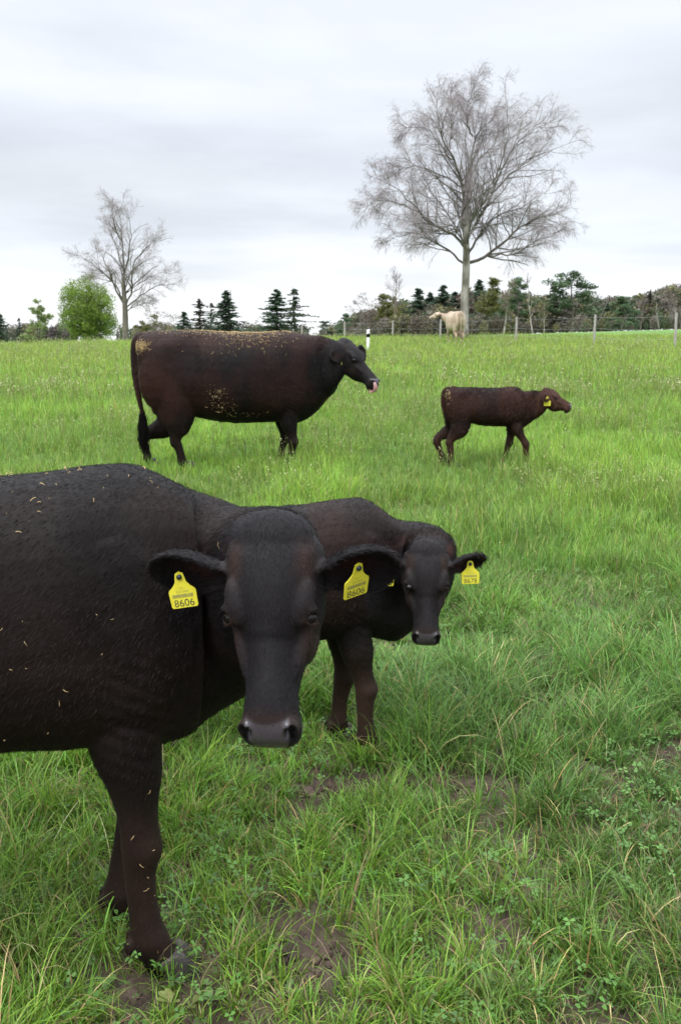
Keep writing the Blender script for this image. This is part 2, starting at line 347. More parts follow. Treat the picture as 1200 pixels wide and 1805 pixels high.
def build_grass():
    rng = np.random.default_rng(11); parts = []
    # tufts: near and middle
    for (nt_, y0, y1, pw, bl, segs, hs, wds, lm, md) in (
        (6400, 1.4, 6.5, .2, 44, 5, .165, .0048, 1.15, 1.7),
        (11000, 6, 16, .5, 26, 4, .18, .0060, .75, 2.2),
        (14000, 15, 58, 1.0, 12, 3, .20, .013, .5, 3.0)):
        tx, ty = sample_xy(rng, nt_, y0, y1, pw, md)
        keep = rng.random(nt_) > bare(tx, ty)*.93; tx = tx[keep]; ty = ty[keep]; nt2 = len(tx)
        ts = .45+1.05*sstep(.3, .7, fnoise(tx*1.3, ty*1.3, 5, 2))*rng.random(nt2)**.8*1.25; tshade = .68+.64*rng.random(nt2); taz = rng.random(nt2)*6.283
        k = rng.poisson(bl, nt2); idx = np.repeat(np.arange(nt2), k); n = len(idx)
        rr = np.abs(rng.normal(0, 1, n))*(.035+.012*(y1 > 20)*2)*ts[idx]; a = rng.random(n)*6.283
        x = tx[idx]+rr*np.cos(a); y = ty[idx]+rr*np.sin(a)
        h = hs*ts[idx]*(.45+.85*rng.random(n)); lean = np.abs(rng.normal(lm, .38, n)); az = np.where(rng.random(n) < .65, a, taz[idx])+rng.normal(0, .5, n)
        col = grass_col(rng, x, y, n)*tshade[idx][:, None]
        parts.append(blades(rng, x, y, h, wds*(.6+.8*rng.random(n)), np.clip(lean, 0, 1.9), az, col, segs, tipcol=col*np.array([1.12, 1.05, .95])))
    # fine fill of short and flattened blades
    for (n, y0, y1, pw, hs, wd, lm, segs) in ((190000, 1.4, 7, .2, .085, .0040, 1.1, 4), (170000, 6, 18, .6, .15, .0055, .6, 3), (170000, 15, 60, 1.1, .20, .014, .45, 2)):
        x, y = sample_xy(rng, n, y0, y1, pw, 1.9 if y1 < 10 else 3)
        keep = rng.random(n) > bare(x, y)*.9; x = x[keep]; y = y[keep]; n = len(x)
        h = hs*(.4+1.0*rng.random(n))*(.6+.8*fnoise(x*.9, y*.9, 2, 2)); lean = np.abs(rng.normal(lm, .45, n))
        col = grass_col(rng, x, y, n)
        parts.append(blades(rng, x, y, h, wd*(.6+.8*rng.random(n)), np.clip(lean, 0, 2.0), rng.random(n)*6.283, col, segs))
    # dead straw lying on the mud
    n = 7000; x, y = sample_xy(rng, n, 1.5, 6, .2, .8); h = .05+.14*rng.random(n)
    col = np.array([.24, .19, .11])*(.4+.9*rng.random((n, 1)))
    parts.append(blades(rng, x, y, h, .003*(.6+.8*rng.random(n)), np.full(n, 1.5)+rng.normal(0, .2, n), rng.random(n)*6.283, col, 4, zoff=.012))
    V = []; Q = []; T = []; C = []; off = 0
    for v, q, t_, c in parts: V.append(v); Q.append(q+off); T.append(t_+off); C.append(c); off += len(v)
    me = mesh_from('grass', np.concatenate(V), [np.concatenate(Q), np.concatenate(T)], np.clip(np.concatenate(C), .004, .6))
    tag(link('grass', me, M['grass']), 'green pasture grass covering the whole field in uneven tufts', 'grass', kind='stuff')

def leaf_quads(rng, P, size, N_=None, tilt=1.0, asp=.55):
    """rhombic leaf at each point"""
    n = len(P); d = rng.normal(size=(n, 3)); d[:, 2] *= tilt; d /= np.linalg.norm(d, axis=1)[:, None]
    e = rng.normal(size=(n, 3)); e[:, 2] *= tilt; s = np.cross(d, e); s /= np.linalg.norm(s, axis=1)[:, None]+1e-9
    sz = np.broadcast_to(size, (n,))[:, None]
    V = np.stack([P-d*sz*.5, P+s*sz*asp*.5, P+d*sz*.5, P-s*sz*asp*.5], 1).reshape(-1, 3)
    return V, np.arange(n*4).reshape(-1, 4)
def build_clover():
    rng = np.random.default_rng(21); n = 20000
    x, y = sample_xy(rng, n, 1.5, 8, .3, .8)
    keep = (fnoise(x*2.7+9, y*2.7, 3, 3) > .50) & (rng.random(n) > bare(x, y)*.8); x = x[keep]; y = y[keep]; n = len(x)
    z = terrain(x, y)+.015+.07*rng.random(n)*(.5+fnoise(x, y, 1, 2)); r = .0045+.0060*rng.random(n); a0 = rng.random(n)*6.283
    tl = rng.normal(0, .35, (n, 2)); V = []; C = []; col = np.array([.085, .19, .035])*(.5+.8*rng.random((n, 1)))
    ring = []
    for k in range(3):
        a = a0+k*2.094
        for (dr, dt) in ((.15, 0), (1.0, .62), (1.75, .42), (1.65, 0), (1.75, -.42), (1.0, -.62)):
            dx = r*dr*np.cos(a+dt*.9); dy = r*dr*np.sin(a+dt*.9); ring.append(np.stack([x+dx, y+dy, z+dx*tl[:, 0]+dy*tl[:, 1]], -1))
    V = np.stack(ring, 1).reshape(-1, 3); b = (np.arange(n)*18)[:, None]
    F = np.concatenate([b+np.arange(6)[None, :]+6*k for k in range(3)], 0)
    me = mesh_from('clover', V, [F], np.repeat(col, 18, 0), smooth=False)
    tag(link('clover', me, M['leaf']), 'low clover leaves spreading between the grass tufts', 'clover', kind='stuff')
def build_weeds():
    """flowering shepherd's-purse stems over the middle of the field"""
    rng = np.random.default_rng(31); SP = []; SR = []; LP = []; LS = []; LC = []
    def batch(n, y0, y1, pw, hs, hd, th, lw):
        x, y = sample_xy(rng, n, y0, y1, pw, 1.5)
        x0 = x/np.maximum(y, 1)
        pr = sstep(.47, .64, fnoise(x*.75+7, y*.6, 2, 3))
        pr = np.maximum(pr, .14*(y > 10))
        keep = rng.random(n) < pr; x = x[keep]; y = y[keep]; n = len(x)
        h = hs*(.6+.7*rng.random(n)); z = terrain(x, y); lx = rng.normal(0, .13, n)*h; ly = rng.normal(0, .13, n)*h
        P = np.stack([np.stack([x, y, z], -1), np.stack([x+.3*lx, y+.3*ly, z+.55*h], -1), np.stack([x+lx, y+ly, z+h], -1)], 1)
        SP.append(P); SR.append(np.full((n, 3), th)*np.array([1, .8, .5]))
        m = hd; idx = np.repeat(np.arange(n), m); k = rng.random(n*m); q = P[idx, 1]*(1-k)[:, None]+P[idx, 2]*k[:, None]
        sp = (1-k)*.030+.008; q = q+np.stack([rng.normal(0, 1, n*m)*sp, rng.normal(0, 1, n*m)*sp, rng.normal(0, .006, n*m)], -1)
        LP.append(q); LS.append(np.full(n*m, lw)*(.6+.8*rng.random(n*m)))
        topc = np.array([.46, .45, .26]); lowc = np.array([.22, .27, .06]); LC.append(lowc*(1-k**2)[:, None]+topc*(k**2)[:, None])
    batch(1300, 4.4, 9, .0, .30, 16, .0016, .008)
    batch(8200, 8, 20, .3, .33, 12, .0022, .013)
    batch(14000, 18, 58, .8, .33, 7, .005, .032)
    mb = MB()
    for P, r in zip(SP, SR):
        V, F = tubes(P, r, 3); mb.add(V, F, (.16, .20, .05))
    P = np.concatenate(LP); S = np.concatenate(LS); C = np.concatenate(LC); V, F = leaf_quads(rng, P, S, asp=.8)
    mb.add(V, [F]); mb.C[-1] = np.repeat(C, 4, 0)
    me = mb.mesh('flowering_weeds', False)
    tag(link('flowering_weeds', me, M['leaf']), 'pale seed heads of flowering weeds scattered through the middle grass', 'wildflowers', kind='stuff')
def build_dirt():
    rng = np.random.default_rng(41); n = 11000; x, y = sample_xy(rng, n, 1.6, 5.2, .1, .5)
    keep = bare(x, y) > .35; x = x[keep]; y = y[keep]; n = len(x); z = terrain(x, y)-.02; mb = MB()
    ico, F = ellipsoid((0, 0, 0), (1, 1, .7), n=7, m=5)
    for i in range(n):
        s = .006+.020*rng.random()**3; V = ico*s*(1+.35*rng.normal(size=(len(ico), 1))*.6); g = .6+.6*rng.random()
        mb.add(V+np.array([x[i], y[i], z[i]]), F, (.085*g, .060*g, .047*g))
    me = mb.mesh('soil_crumbs', False); tag(link('soil_crumbs', me, mat('clods', attr=True, rough=.95, spec=.2)), 'brown soil crumbs lying in trampled bare patches', 'soil', kind='stuff')

# ------------------------------------------------------------------ cattle
def flow_frame(M4): return np.array(M4.to_3x3())
def head_mat(origin, F, Nrm):
    F = Vector(F).normalized(); Nn = Vector(Nrm); Nn = (Nn-F*Nn.dot(F)).normalized(); S = Nn.cross(F)
    m = Matrix((F, S, Nn)).transposed().to_4x4(); m.translation = Vector(origin); return m
def xf(M4, V): V = np.asarray(V, float); A = np.array(M4); return V@A[:3, :3].T+A[:3, 3]
def ear_solid(base, D, O, Ln, Wd, cup=1.15, th=.010, n=14, m=13):
    D = np.array(Vector(D).normalized()); O = np.array(O, float); O = O-D*O.dot(D); O /= np.linalg.norm(O); W = np.cross(D, O)
    s = np.linspace(0, 1, n); prof = np.interp(s, [0, .12, .28, .45, .65, .82, .94, 1], [.34, .42, .62, .90, 1.0, .84, .50, .14])*Wd*.5
    a = np.interp(s, [0, .3, .7, 1], [2.3, 1.75, 1.25, .9])*cup/1.15
    t = np.linspace(-1, 1, m); G = np.zeros((2, n, m, 3))
    for i in range(n):
        rad = prof[i]/max(.5, math.sin(min(a[i], 1.57)))
        for j in range(m):
            an = a[i]*t[j]; side = rad*math.sin(an); dep = -rad*math.cos(an)+rad*math.cos(a[i])
            c = np.array(base)+D*(s[i]*Ln)+W*side+O*(dep*.75)-O*.02*s[i]**2
            nr = W*math.sin(an)-O*math.cos(an); G[0, i, j] = c+nr*th*.5; G[1, i, j] = c-nr*th*.5
    V = G.reshape(-1, 3); F = []; id_ = lambda k, i, j: k*n*m+i*m+j
    for i in range(n-1):
        for j in range(m-1):
            F.append([id_(0, i, j), id_(0, i, j+1), id_(0, i+1, j+1), id_(0, i+1, j)]); F.append([id_(1, i, j), id_(1, i+1, j), id_(1, i+1, j+1), id_(1, i, j+1)])
        F.append([id_(0, i, 0), id_(0, i+1, 0), id_(1, i+1, 0), id_(1, i, 0)]); F.append([id_(0, i, m-1), id_(1, i, m-1), id_(1, i+1, m-1), id_(0, i+1, m-1)])
    for j in range(m-1):
        F.append([id_(0, 0, j), id_(1, 0, j), id_(1, 0, j+1), id_(0, 0, j+1)]); F.append([id_(0, n-1, j), id_(0, n-1, j+1), id_(1, n-1, j+1), id_(1, n-1, j)])
    return V, [np.array(F)]
def ear_tag(parent, M4, number, sc_=1.0, small='120 0942', studside=1):
    """local frame of the plate: x right, z up, -y towards the reader; origin at stud"""
    mb = MB(); half = [(0, .012), (.0085, .008), (.0105, -.001), (.0125, -.012), (.020, -.022), (.0285, -.029), (.030, -.033), (.0290, -.067), (.0265, -.070)]
    pts = half[:1]+half[1:]+[(-x, z) for x, z in reversed(half[1:])]
    P = np.array(pts)*sc_; n = len(P); th = .0012
    bend = lambda q: .004*(q/-.07)**2
    V = np.array([[x, -th-bend(z)*0, z] for x, z in P]+[[x, th, z] for x, z in P]+[[0, -th, -.03*sc_], [0, th, -.03*sc_]])
    F = [[i, (i+1) % n, n+(i+1) % n, n+i] for i in range(n)]; T = [[2*n, (i+1) % n, i] for i in range(n)]+[[2*n+1, n+i, n+(i+1) % n] for i in range(n)]
    mb.add(V, [np.array(F), np.array(T)]); plate = link('ear_tag', mb.mesh('ear_tag', False), M['tag'], parent); plate.matrix_local = M4
    mb = MB(); t = np.linspace(0, 2*math.pi, 16, endpoint=False); r = .0058*sc_
    V = np.array([[r*math.cos(a), y_, r*math.sin(a)] for y_ in (-.005, .006) for a in t]+[[0, -.0065, 0], [0, .006, 0]])
    F = [[i, (i+1) % 16, 16+(i+1) % 16, 16+i] for i in range(16)]; T = [[32, (i+1) % 16, i] for i in range(16)]+[[33, 16+i, 16+(i+1) % 16] for i in range(16)]
    mb.add(V, [np.array(F), np.array(T)]); link('stud', mb.mesh('stud'), M['stud'], plate)
    if number:
        def text(s, size, z, mt, nm, x=0):
            cu_ = bpy.data.curves.new('t', 'FONT'); cu_.body = s; cu_.size = size*sc_; cu_.align_x = 'CENTER'; cu_.offset = -.00012
            to = bpy.data.objects.new('t', cu_); COL.objects.link(to); bpy.context.view_layer.update()
            me = bpy.data.meshes.new_from_object(to.evaluated_get(bpy.context.evaluated_depsgraph_get())); bpy.data.objects.remove(to); bpy.data.curves.remove(cu_)
            me.materials.clear(); o = link(nm, me, mt, plate); o.matrix_local = Matrix.Translation((x*sc_, -.0019, z*sc_))@Matrix.Rotation(R(90), 4, 'X')@Matrix.Scale(1.0, 4)
        text(number, .0228, -.0665, M['ink'], 'number'); text('CH', .0065, -.0275, M['barcode'], 'small_print'); text(small, .0075, -.0355, M['barcode'], 'small_print')
        mb = MB(); rg = random.Random(3); x = -.023
        while x < .022:
            ww = rg.uniform(.0006, .0018)
            V = [[x*sc_, -.0019, -.0385*sc_], [(x+ww)*sc_, -.0019, -.0385*sc_], [(x+ww)*sc_, -.0019, -.0465*sc_], [x*sc_, -.0019, -.0465*sc_]]
            mb.add(V, [[[0, 3, 2, 1]]]); x += ww+rg.uniform(.0005, .0013)
        link('barcode', mb.mesh('barcode', False), M['barcode'], plate)
    return plate

def make_cow(spec):
    g = spec.get; name = spec['name']; H = spec['H']; zb = spec['zb']; Lx = spec['L']; W = spec['W']; k = H/1.29; hs = spec['hs']
    rz = spec['yaw']; loc = Vector(spec['loc']); root = empty(name, loc, rz, spec['label'], 'cow' if not g('calf') else 'calf')
    Winv = (Matrix.Translation(loc)@Matrix.Rotation(rz, 4, 'Z')).inverted()
    lw = lambda p: Winv@Vector(p)                       # world -> cow
    ldir = lambda d: Winv.to_3x3()@Vector(d)
    D = H-zb; mb = MB(); T = lambda f: zb+D*f
    # torso: x, top, bottom, half width
    prof = g('prof') or [(-.90, .84, .58, .06), (-.875, .93, .42, .15), (-.80, .965, .26, .20), (-.66, .98, .13, .235), (-.45, .985, .07, .265), (-.18, .965, .0, .325), (.08, .965, -.01, .315), (.28, 1.0, -.02, .255), (.40, .99, -.03, .225)]
    st = []
    for (x, tp, bt, wd) in prof:
        top, bot = T(tp), T(bt); c = bot+(top-bot)*.47; st.append((x*Lx, 0, c, wd*W, top-c, c-bot))
    neck = [(tuple(lw(p)) if g('neckworld') else tuple(np.array(p)))+tuple(q) for p, q in spec['neck']]
    HM = head_mat(lw(spec['poll']), ldir(spec['F']), ldir(spec['N']))@Matrix.Diagonal((hs*g('hl', 1.0), hs, hs, 1))
    for p_, q_ in (((.0, 0, -.085), (.074, .062, .075)), ((.085, 0, -.095), (.060, .050, .085))): neck.append(tuple(HM@Vector(p_))+tuple(v_*hs for v_ in q_))
    V, F = loft(st+neck, (0, 0, 1), n=36, sub=5, ex=.86, shear=True); mb.add(V, F)
    for s in (-1, 1):   # muscle masses: shoulder blade, hip, thigh, belly side
        mb.add(*ellipsoid((.33*Lx, s*.175*W, T(.48)), (.19*k, .072*W, .36*D), Matrix.Rotation(R(-14), 3, 'Y')))
        mb.add(*ellipsoid((-.68*Lx, s*.155*W, T(.52)), (.215*k*Lx**.5, .105*W, .40*D), Matrix.Rotation(R(6), 3, 'Y')))
        pass
    # legs
    LT = g('legt', 1.0)*k; feet = []
    for i, (fx, fy, foot, kn) in enumerate(spec['front']):
        # fx, fy: leg root; foot: forward shift of the hoof; kn: forward shift of knee
        s = 1 if fy > 0 else -1
        rows = [(.62, .02, .075, .13, .13), (.32, -.02, .075, .115, .115), (.06, -.03, .070, .088, .092)]
        pts = [(fx+dx*k, fy, T(f), w_*W, a*k, b*k) for f, dx, w_, a, b in rows]
        low = [(.90, -.015, .060, .068, .072, .05), (.76, -.004, .046, .050, .052, .4), (.66, .004, .043, .049, .044, .8), (.575, .010, .048, .054, .046, 1), (.49, .006, .038, .040, .042, .95), (.37, .0, .032, .033, .037, .6), (.26, .0, .034, .036, .040, .3), (.185, .002, .041, .042, .048, .1), (.13, .014, .036, .038, .042, 0), (.085, .028, .040, .044, .044, 0), (.045, .040, .043, .048, .046, 0)]
        for f, dx, w_, a, b, kk in low:
            tt = (1-f)/(1-.045); pts.append((fx+dx*k+foot*tt+kn*kk, fy*(1-.12*tt), zb*f, w_*LT, a*LT, b*LT))
        V, F = loft(pts, (1, 0, 0), n=20, sub=4); mb.add(V, F); e = pts[-1]; feet.append((e[0], e[1]))
        for dd in (-1, 1): mb.add(*ellipsoid((pts[-4][0]-.045*LT, pts[-4][1]+dd*.020*LT, pts[-4][2]-.010), (.016*LT, .014*LT, .022*LT), n=10, m=8))
    for i, (fx, fy, foot, kn) in enumerate(spec['hind']):
        rows = [(.62, .0, .10, .20, .19), (.30, .04, .10, .20, .20), (.06, .045, .085, .165, .165)]
        pts = [(fx+dx*k, fy, T(f), w_*W, a*k, b*k) for f, dx, w_, a, b in rows]
        low = [(.90, .015, .070, .120, .115, .2), (.78, -.045, .054, .078, .074, .7), (.68, -.085, .046, .050, .058, 1), (.60, -.095, .045, .044, .058, 1), (.52, -.085, .038, .040, .046, .9), (.40, -.07, .034, .036, .040, .6), (.28, -.06, .034, .036, .040, .3), (.19, -.055, .041, .042, .048, .1), (.13, -.04, .037, .038, .042, 0), (.085, -.026, .040, .044, .044, 0), (.045, -.014, .043, .048, .046, 0)]
        for f, dx, w_, a, b, kk in low:
            tt = (1-f)/(1-.045); pts.append((fx+dx*k+foot*tt+kn*kk, fy*(1-.12*tt), zb*f, w_*LT, a*LT, b*LT))
        V, F = loft(pts, (1, 0, 0), n=20, sub=4); mb.add(V, F); e = pts[-1]; feet.append((e[0], e[1]))
    # tail
    tl = g('tail', (-.90, .0)); tx = tl[0]*Lx
    tp = [(tx+.20*k, 0, T(.93)), (tx+.09*k, 0, T(.95)), (tx+.0*k, .0, T(.90)), (tx-.028*k, 0, T(.78)), (tx-.03*k, tl[1]*.4, T(.55)), (tx-.0*k, tl[1], T(.32)), (tx+.03*k, tl[1], T(.12)), (tx+.04*k, tl[1], T(g('tend', -.02)))]
    tr = [.035, .042, .042, .036, .031, .028, .024, .020]
    V, F = loft([p+(r*k,)*3 for p, r in zip(tp, tr)], (1, 0, .1), n=12, sub=4); mb.add(V, F)
    # head
    fw = g('facew', 1.0)
    hp = [(-.040, .040, -.010, -.075, 0, 0), (-.018, .080, .010, -.12, .06, .1), (.02, .098, .022, -.155, .10, .2), (.09, .099, .028, -.185, .14, .35), (.145, .100, .022, -.200, .2, .4), (.19, .093, .012, -.208, .3, .4), (.24, .077, .006, -.205, .35, .35), (.29, .063, .003, -.178, .35, .3), (.34, .053, .001, -.148, .30, .25), (.385, .052, .000, -.130, .20, .2), (.42, .055, -.003, -.124, .12, .2), (.446, .061, -.014, -.124, .14, .40), (.466, .058, -.034, -.124, .12, .5), (.482, .049, -.056, -.118, .05, .5), (.492, .032, -.074, -.106, 0, .4)]
    V, F = loft([(hx, 0, (t_+b_)/2, w_*fw, (t_-b_)/2, (t_-b_)/2, ta, tb) for hx, w_, t_, b_, ta, tb in hp], (0, 0, 1), n=32, sub=4, ex=.86); HV = MB(); HV.add(V, F)
    for s in (-1, 1):
        HV.add(*ellipsoid((.150, s*.066*fw, -.010), (.062, .025, .021), Matrix.Rotation(R(-s*10), 3, 'Z')))      # brow
        HV.add(*ellipsoid((.205, s*.056*fw, -.115), (.090, .032, .075)))                                          # cheek
        HV.add(*ellipsoid((.265, s*.054*fw, -.050), (.095, .018, .014), Matrix.Rotation(R(-s*13), 3, 'Z')))      # facial crest
        HV.add(*ellipsoid((.447, s*.043*fw, -.032), (.022, .019, .021)))                                          # nostril wing
        HV.add(*ellipsoid((.436, s*.034*fw, -.088), (.046, .026, .026)))                                          # lip
        ey = Vector((.185, s*.083*fw, -.016)); nrm = Vector((.16, s*.80, .58)).normalized()
        X = Vector((1, 0, -.12)); X = (X-nrm*X.dot(nrm)).normalized(); Y = nrm.cross(X); M3 = Matrix((X, Y, nrm)).transposed()
        HV.add(*torus(ey+nrm*.002, M3, .0205, .0066, sq=.58)); HV.add(*ellipsoid(ey+Vector((-.014, s*.001, .008)), (.016, .015, .011)))
    HV.add(*ellipsoid((.445, 0, -.118), (.035, .040, .022)))       # chin
    HV.add(*ellipsoid((-.002, 0, -.034), (.085, .092, .044)))          # poll
    er = spec['ears']
    for s, e in zip((-1, 1), er):
        HV.add(*ear_solid((.092, s*.076*fw, -.046), (e['D'][0], s*e['D'][1], e['D'][2]), e['O'], e.get('L', .20), e.get('W', .125), th=max(.010, spec['vox']*2.1/hs)))
    for v in HV.V: pass
    o0 = 0
    for v, f in ((np.concatenate(HV.V), [np.concatenate(x) for x in HV.F.values()]),): mb.add(xf(HM, v), f)
    # throat/neck to head filler
    if g('udder'): mb.add(*ellipsoid((-.50*Lx, 0, T(-.03)), (.20, .17, .17)))
    me0 = mb.mesh('raw'); ob = link('raw', me0, None)
    md = ob.modifiers.new('r', 'REMESH'); md.mode = 'VOXEL'; md.voxel_size = spec['vox']; md.use_smooth_shade = True
    sm = ob.modifiers.new('s', 'SMOOTH'); sm.factor = .5; sm.iterations = g('smooth', 5)
    bpy.context.view_layer.update()
    me = bpy.data.meshes.new_from_object(ob.evaluated_get(bpy.context.evaluated_depsgraph_get())); me.name = 'body'
    bpy.data.objects.remove(ob); V = get_v(me); nv = len(V)
    # ---- sculpting in head space
    Hi = np.array(HM.inverted()); hv = V@Hi[:3, :3].T+Hi[:3, 3]
    def push(c, r, d, amt):
        nonlocal hv
        q = ((hv-np.array(c))/np.array(r)); f = np.clip(1-(q**2).sum(1), 0, 1)**1.2; hv = hv+np.array(d)*(amt*f)[:, None]; return f
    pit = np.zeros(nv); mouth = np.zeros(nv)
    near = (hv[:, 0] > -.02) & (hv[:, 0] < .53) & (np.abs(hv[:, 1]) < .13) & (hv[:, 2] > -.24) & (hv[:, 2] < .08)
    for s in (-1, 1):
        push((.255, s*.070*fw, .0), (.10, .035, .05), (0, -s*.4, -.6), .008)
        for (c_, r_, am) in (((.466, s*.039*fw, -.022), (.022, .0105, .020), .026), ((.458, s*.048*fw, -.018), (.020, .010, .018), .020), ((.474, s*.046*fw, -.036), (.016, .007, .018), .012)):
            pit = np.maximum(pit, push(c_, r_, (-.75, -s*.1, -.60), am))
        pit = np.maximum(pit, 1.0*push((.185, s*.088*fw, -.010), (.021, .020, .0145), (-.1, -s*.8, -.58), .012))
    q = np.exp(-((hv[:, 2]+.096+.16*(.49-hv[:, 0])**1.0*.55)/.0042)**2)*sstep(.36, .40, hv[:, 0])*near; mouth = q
    push_dir = np.zeros_like(hv); push_dir[:, 1] = -np.sign(hv[:, 1])*.6; push_dir[:, 0] = -.6
    hv = hv+push_dir*(q*.006)[:, None]
    A = np.array(HM); V2 = hv@A[:3, :3].T+A[:3, 3]; V = np.where(near[:, None], V2, V)
    # ---- surface relief (folds, muscle)
    me.vertices.foreach_set('co', V.astype(np.float32).ravel()); me.update()
    nr = np.empty(nv*3, np.float32); me.vertex_normals.foreach_get('vector', nr); nr = nr.reshape(-1, 3)
    rel = (n3(V, 5.0, 0)-.5)*.022*k+(n3(V, 16, 2)-.5)*.0035*k
    for (cx_, fz, rx_, ry_, rz_, am) in ((-.46, .74, .13, .2, .17, -.034), (.12, .52, .07, .25, .42, -.020), (-.585, .90, .07, .2, .09, .016), (-.42, .20, .09, .25, .22, -.022), (.30, .80, .10, .2, .22, .010), (.50, .42, .06, .25, .30, -.018), (-.12, .30, .30, .3, .25, .010)):
        q_ = ((V[:, 0]-cx_*Lx)/(rx_*Lx**.5))**2+((V[:, 2]-T(fz))/(rz_*D/.66))**2; V[:, 1] += np.sign(V[:, 1])*am*k*g('sculpt', 1.0)*np.exp(-q_*1.1)*sstep(.10*W, .17*W, np.abs(V[:, 1]))
    onhead = (np.linalg.norm(hv-np.array([.2, 0, -.07]), axis=1) < .34)
    ribs = np.where((V[:, 0] < .05*Lx) & (V[:, 0] > -.45*Lx), np.sin(V[:, 0]*55/k+V[:, 2]*6)*.0016*k, 0)
    folds = spec.get('folds', .0016)*np.sin((V[:, 0]*.5+V[:, 2]*.9+.05*n3(V, 7, 1))*170/k+3*n3(V, 9, 4))*np.exp(-((V[:, 0]-.38*Lx)/.10)**2-((V[:, 2]-T(.18))/.16)**2)
    V = V+nr*np.where(onhead, rel*.12, rel+ribs+folds)[:, None]
    me.vertices.foreach_set('co', V.astype(np.float32).ravel()); me.update()
    # ---- colours of the hide
    c = spec['cols']; nz_ = n3(V, 3.2, 1); nf = n3(V, 14, 3)
    mixb = sstep(.46, .60, nz_)[:, None]; C = np.array(c[0])*(1-mixb)+np.array(c[1])*mixb
    lowleg = (sstep(zb*1.0, zb*.55, V[:, 2])*sstep(zb*.06, zb*.2, V[:, 2])*.8)[:, None]; C = C*(1-lowleg)+np.array(c[2])*lowleg
    C = C*(.75+.5*nf)[:, None]
    if g('mud', 1):
        mm = sstep(.56, .70, n3(V*np.array([1, 1, .7]), 11, 3))*np.exp(-((V[:, 2]-T(.02))/(.16*D))**2)*sstep(.45, .6, n3(V, 3, 2)); C = C*(1-.6*mm[:, None])+np.array([.050, .036, .024])*.6*mm[:, None]
    if g('paint'): C = g('paint')(V, C, T, Lx)
    hd = sstep(.36, .28, np.linalg.norm(hv-np.array([.2, 0, -.07]), axis=1))[:, None]; C = C*(1-hd)+np.array(c[3])*hd*(.8+.4*nf)[:, None]
    br = (np.exp(-((hv[:, 0]-.05)/.05)**2)*np.exp(-((np.abs(hv[:, 1])-.08)/.02)**2)+.8*np.exp(-((hv[:, 0]-.25)/.07)**2-((np.abs(hv[:, 1])-.09)/.022)**2)+1.2*np.exp(-((hv[:, 0]-.212)/.018)**2-((np.abs(hv[:, 1])-.080*fw)/.020)**2-((hv[:, 2]+.012)/.03)**2)+np.exp(-((hv[:, 0]-.425)/.018)**2)*(hv[:, 2] > -.06)*.6)[:, None]*near[:, None]
    C = C*(1-.75*np.clip(br, 0, 1))+np.array(c[4])*.75*np.clip(br, 0, 1)
    # inside of ears
    for s, e in zip((-1, 1), er):
        Dv = Vector((e['D'][0], s*e['D'][1], e['D'][2])).normalized(); Ov = Vector(e['O']); Ov = (Ov-Dv*Ov.dot(Dv)).normalized()
        rel_ = hv-np.array((.092, s*.076*fw, -.046)); a_ = rel_@np.array(Dv); b_ = rel_@np.array(Ov); Wv = Dv.cross(Ov); w_ = rel_@np.array(Wv)
        nh = nr@A[:3, :3]/hs; inn = sstep(.1, .6, nh@np.array(Ov))*np.exp(-((a_-.095)/.045)**2)*np.exp(-(w_/.030)**2)*(a_ > .03)*(np.abs(hv[:, 1]) > .09)
        inn = inn[:, None]; C = C*(1-.6*inn)+np.array(c[5])*.6*inn
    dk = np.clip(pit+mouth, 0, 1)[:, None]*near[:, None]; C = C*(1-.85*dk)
    tt_ = ((hv[:, 0]-.432)*.62-(hv[:, 2]+.010)*.78)/.080; leather = near*(hv[:, 0] > .41)*sstep(-.02, .08, tt_)*sstep(1.12, 1.0, tt_)*sstep(.056, .048, np.abs(hv[:, 1])+.014*np.clip(tt_, 0, 1)+.006*np.clip(.2-tt_, 0, 1)*5)
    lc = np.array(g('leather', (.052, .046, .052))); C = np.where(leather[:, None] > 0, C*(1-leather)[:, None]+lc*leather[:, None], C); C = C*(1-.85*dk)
    set_col(me, np.clip(C, .0015, 1), leather)
    # nose leather
    me.materials.append(spec['mat'] if 'mat' in spec else M['coat']); pass
    fc = range(len(me.polygons))
    me.polygons.foreach_set('use_smooth', np.ones(len(fc), bool))
    body = link('body', me, None, root)
    # ---- eyes
    for s in (-1, 1):
        V_, F_ = ellipsoid((.186, s*.0745*fw, -.0235), (.0190, .0190, .0185), n=20, m=14); m2 = MB(); m2.add(xf(HM, V_), F_)
        link('eye', m2.mesh('eye'), M['eye'], root)
        m2 = MB(); rg = np.random.default_rng(5)        # lashes
        a = rg.uniform(-1.1, 1.1, 60); b0 = np.stack([.176-.008*np.cos(a), np.full(60, s*.088*fw)+s*.004*np.sin(a), -.010+.013*np.sin(a)], -1)
        b1 = b0+np.stack([.008+0*a, np.full(60, s*.007), .006+.000*a], -1); V_, F_ = tubes(xf(HM, np.stack([b0, b1], 1).reshape(-1, 3)).reshape(-1, 2, 3), np.full((60, 2), .0004)*np.array([1, .3]), 3)
        m2.add(V_, F_, (.006, .005, .005)); link('eyelashes', m2.mesh('eyelashes'), M['fur'], root)
    # ---- hooves
    for fx, fy in feet:
        m2 = MB()
        for s in (-1, 1):
            yy = fy+s*.023*LT; st = [(fx+.004*LT, yy, .070*LT, .020*LT, .030*LT, .034*LT), (fx+.012*LT, yy, .050*LT, .024*LT, .042*LT, .040*LT), (fx+.022*LT, yy, .022*LT, .0255*LT, .055*LT, .045*LT), (fx+.030*LT, yy, -.004, .027*LT, .066*LT, .050*LT)]
            m2.add(*loft(st, (1, 0, 0), n=16, sub=3))
        link('hoof', m2.mesh('hoof'), g('hoofmat', M['hoof']), root)
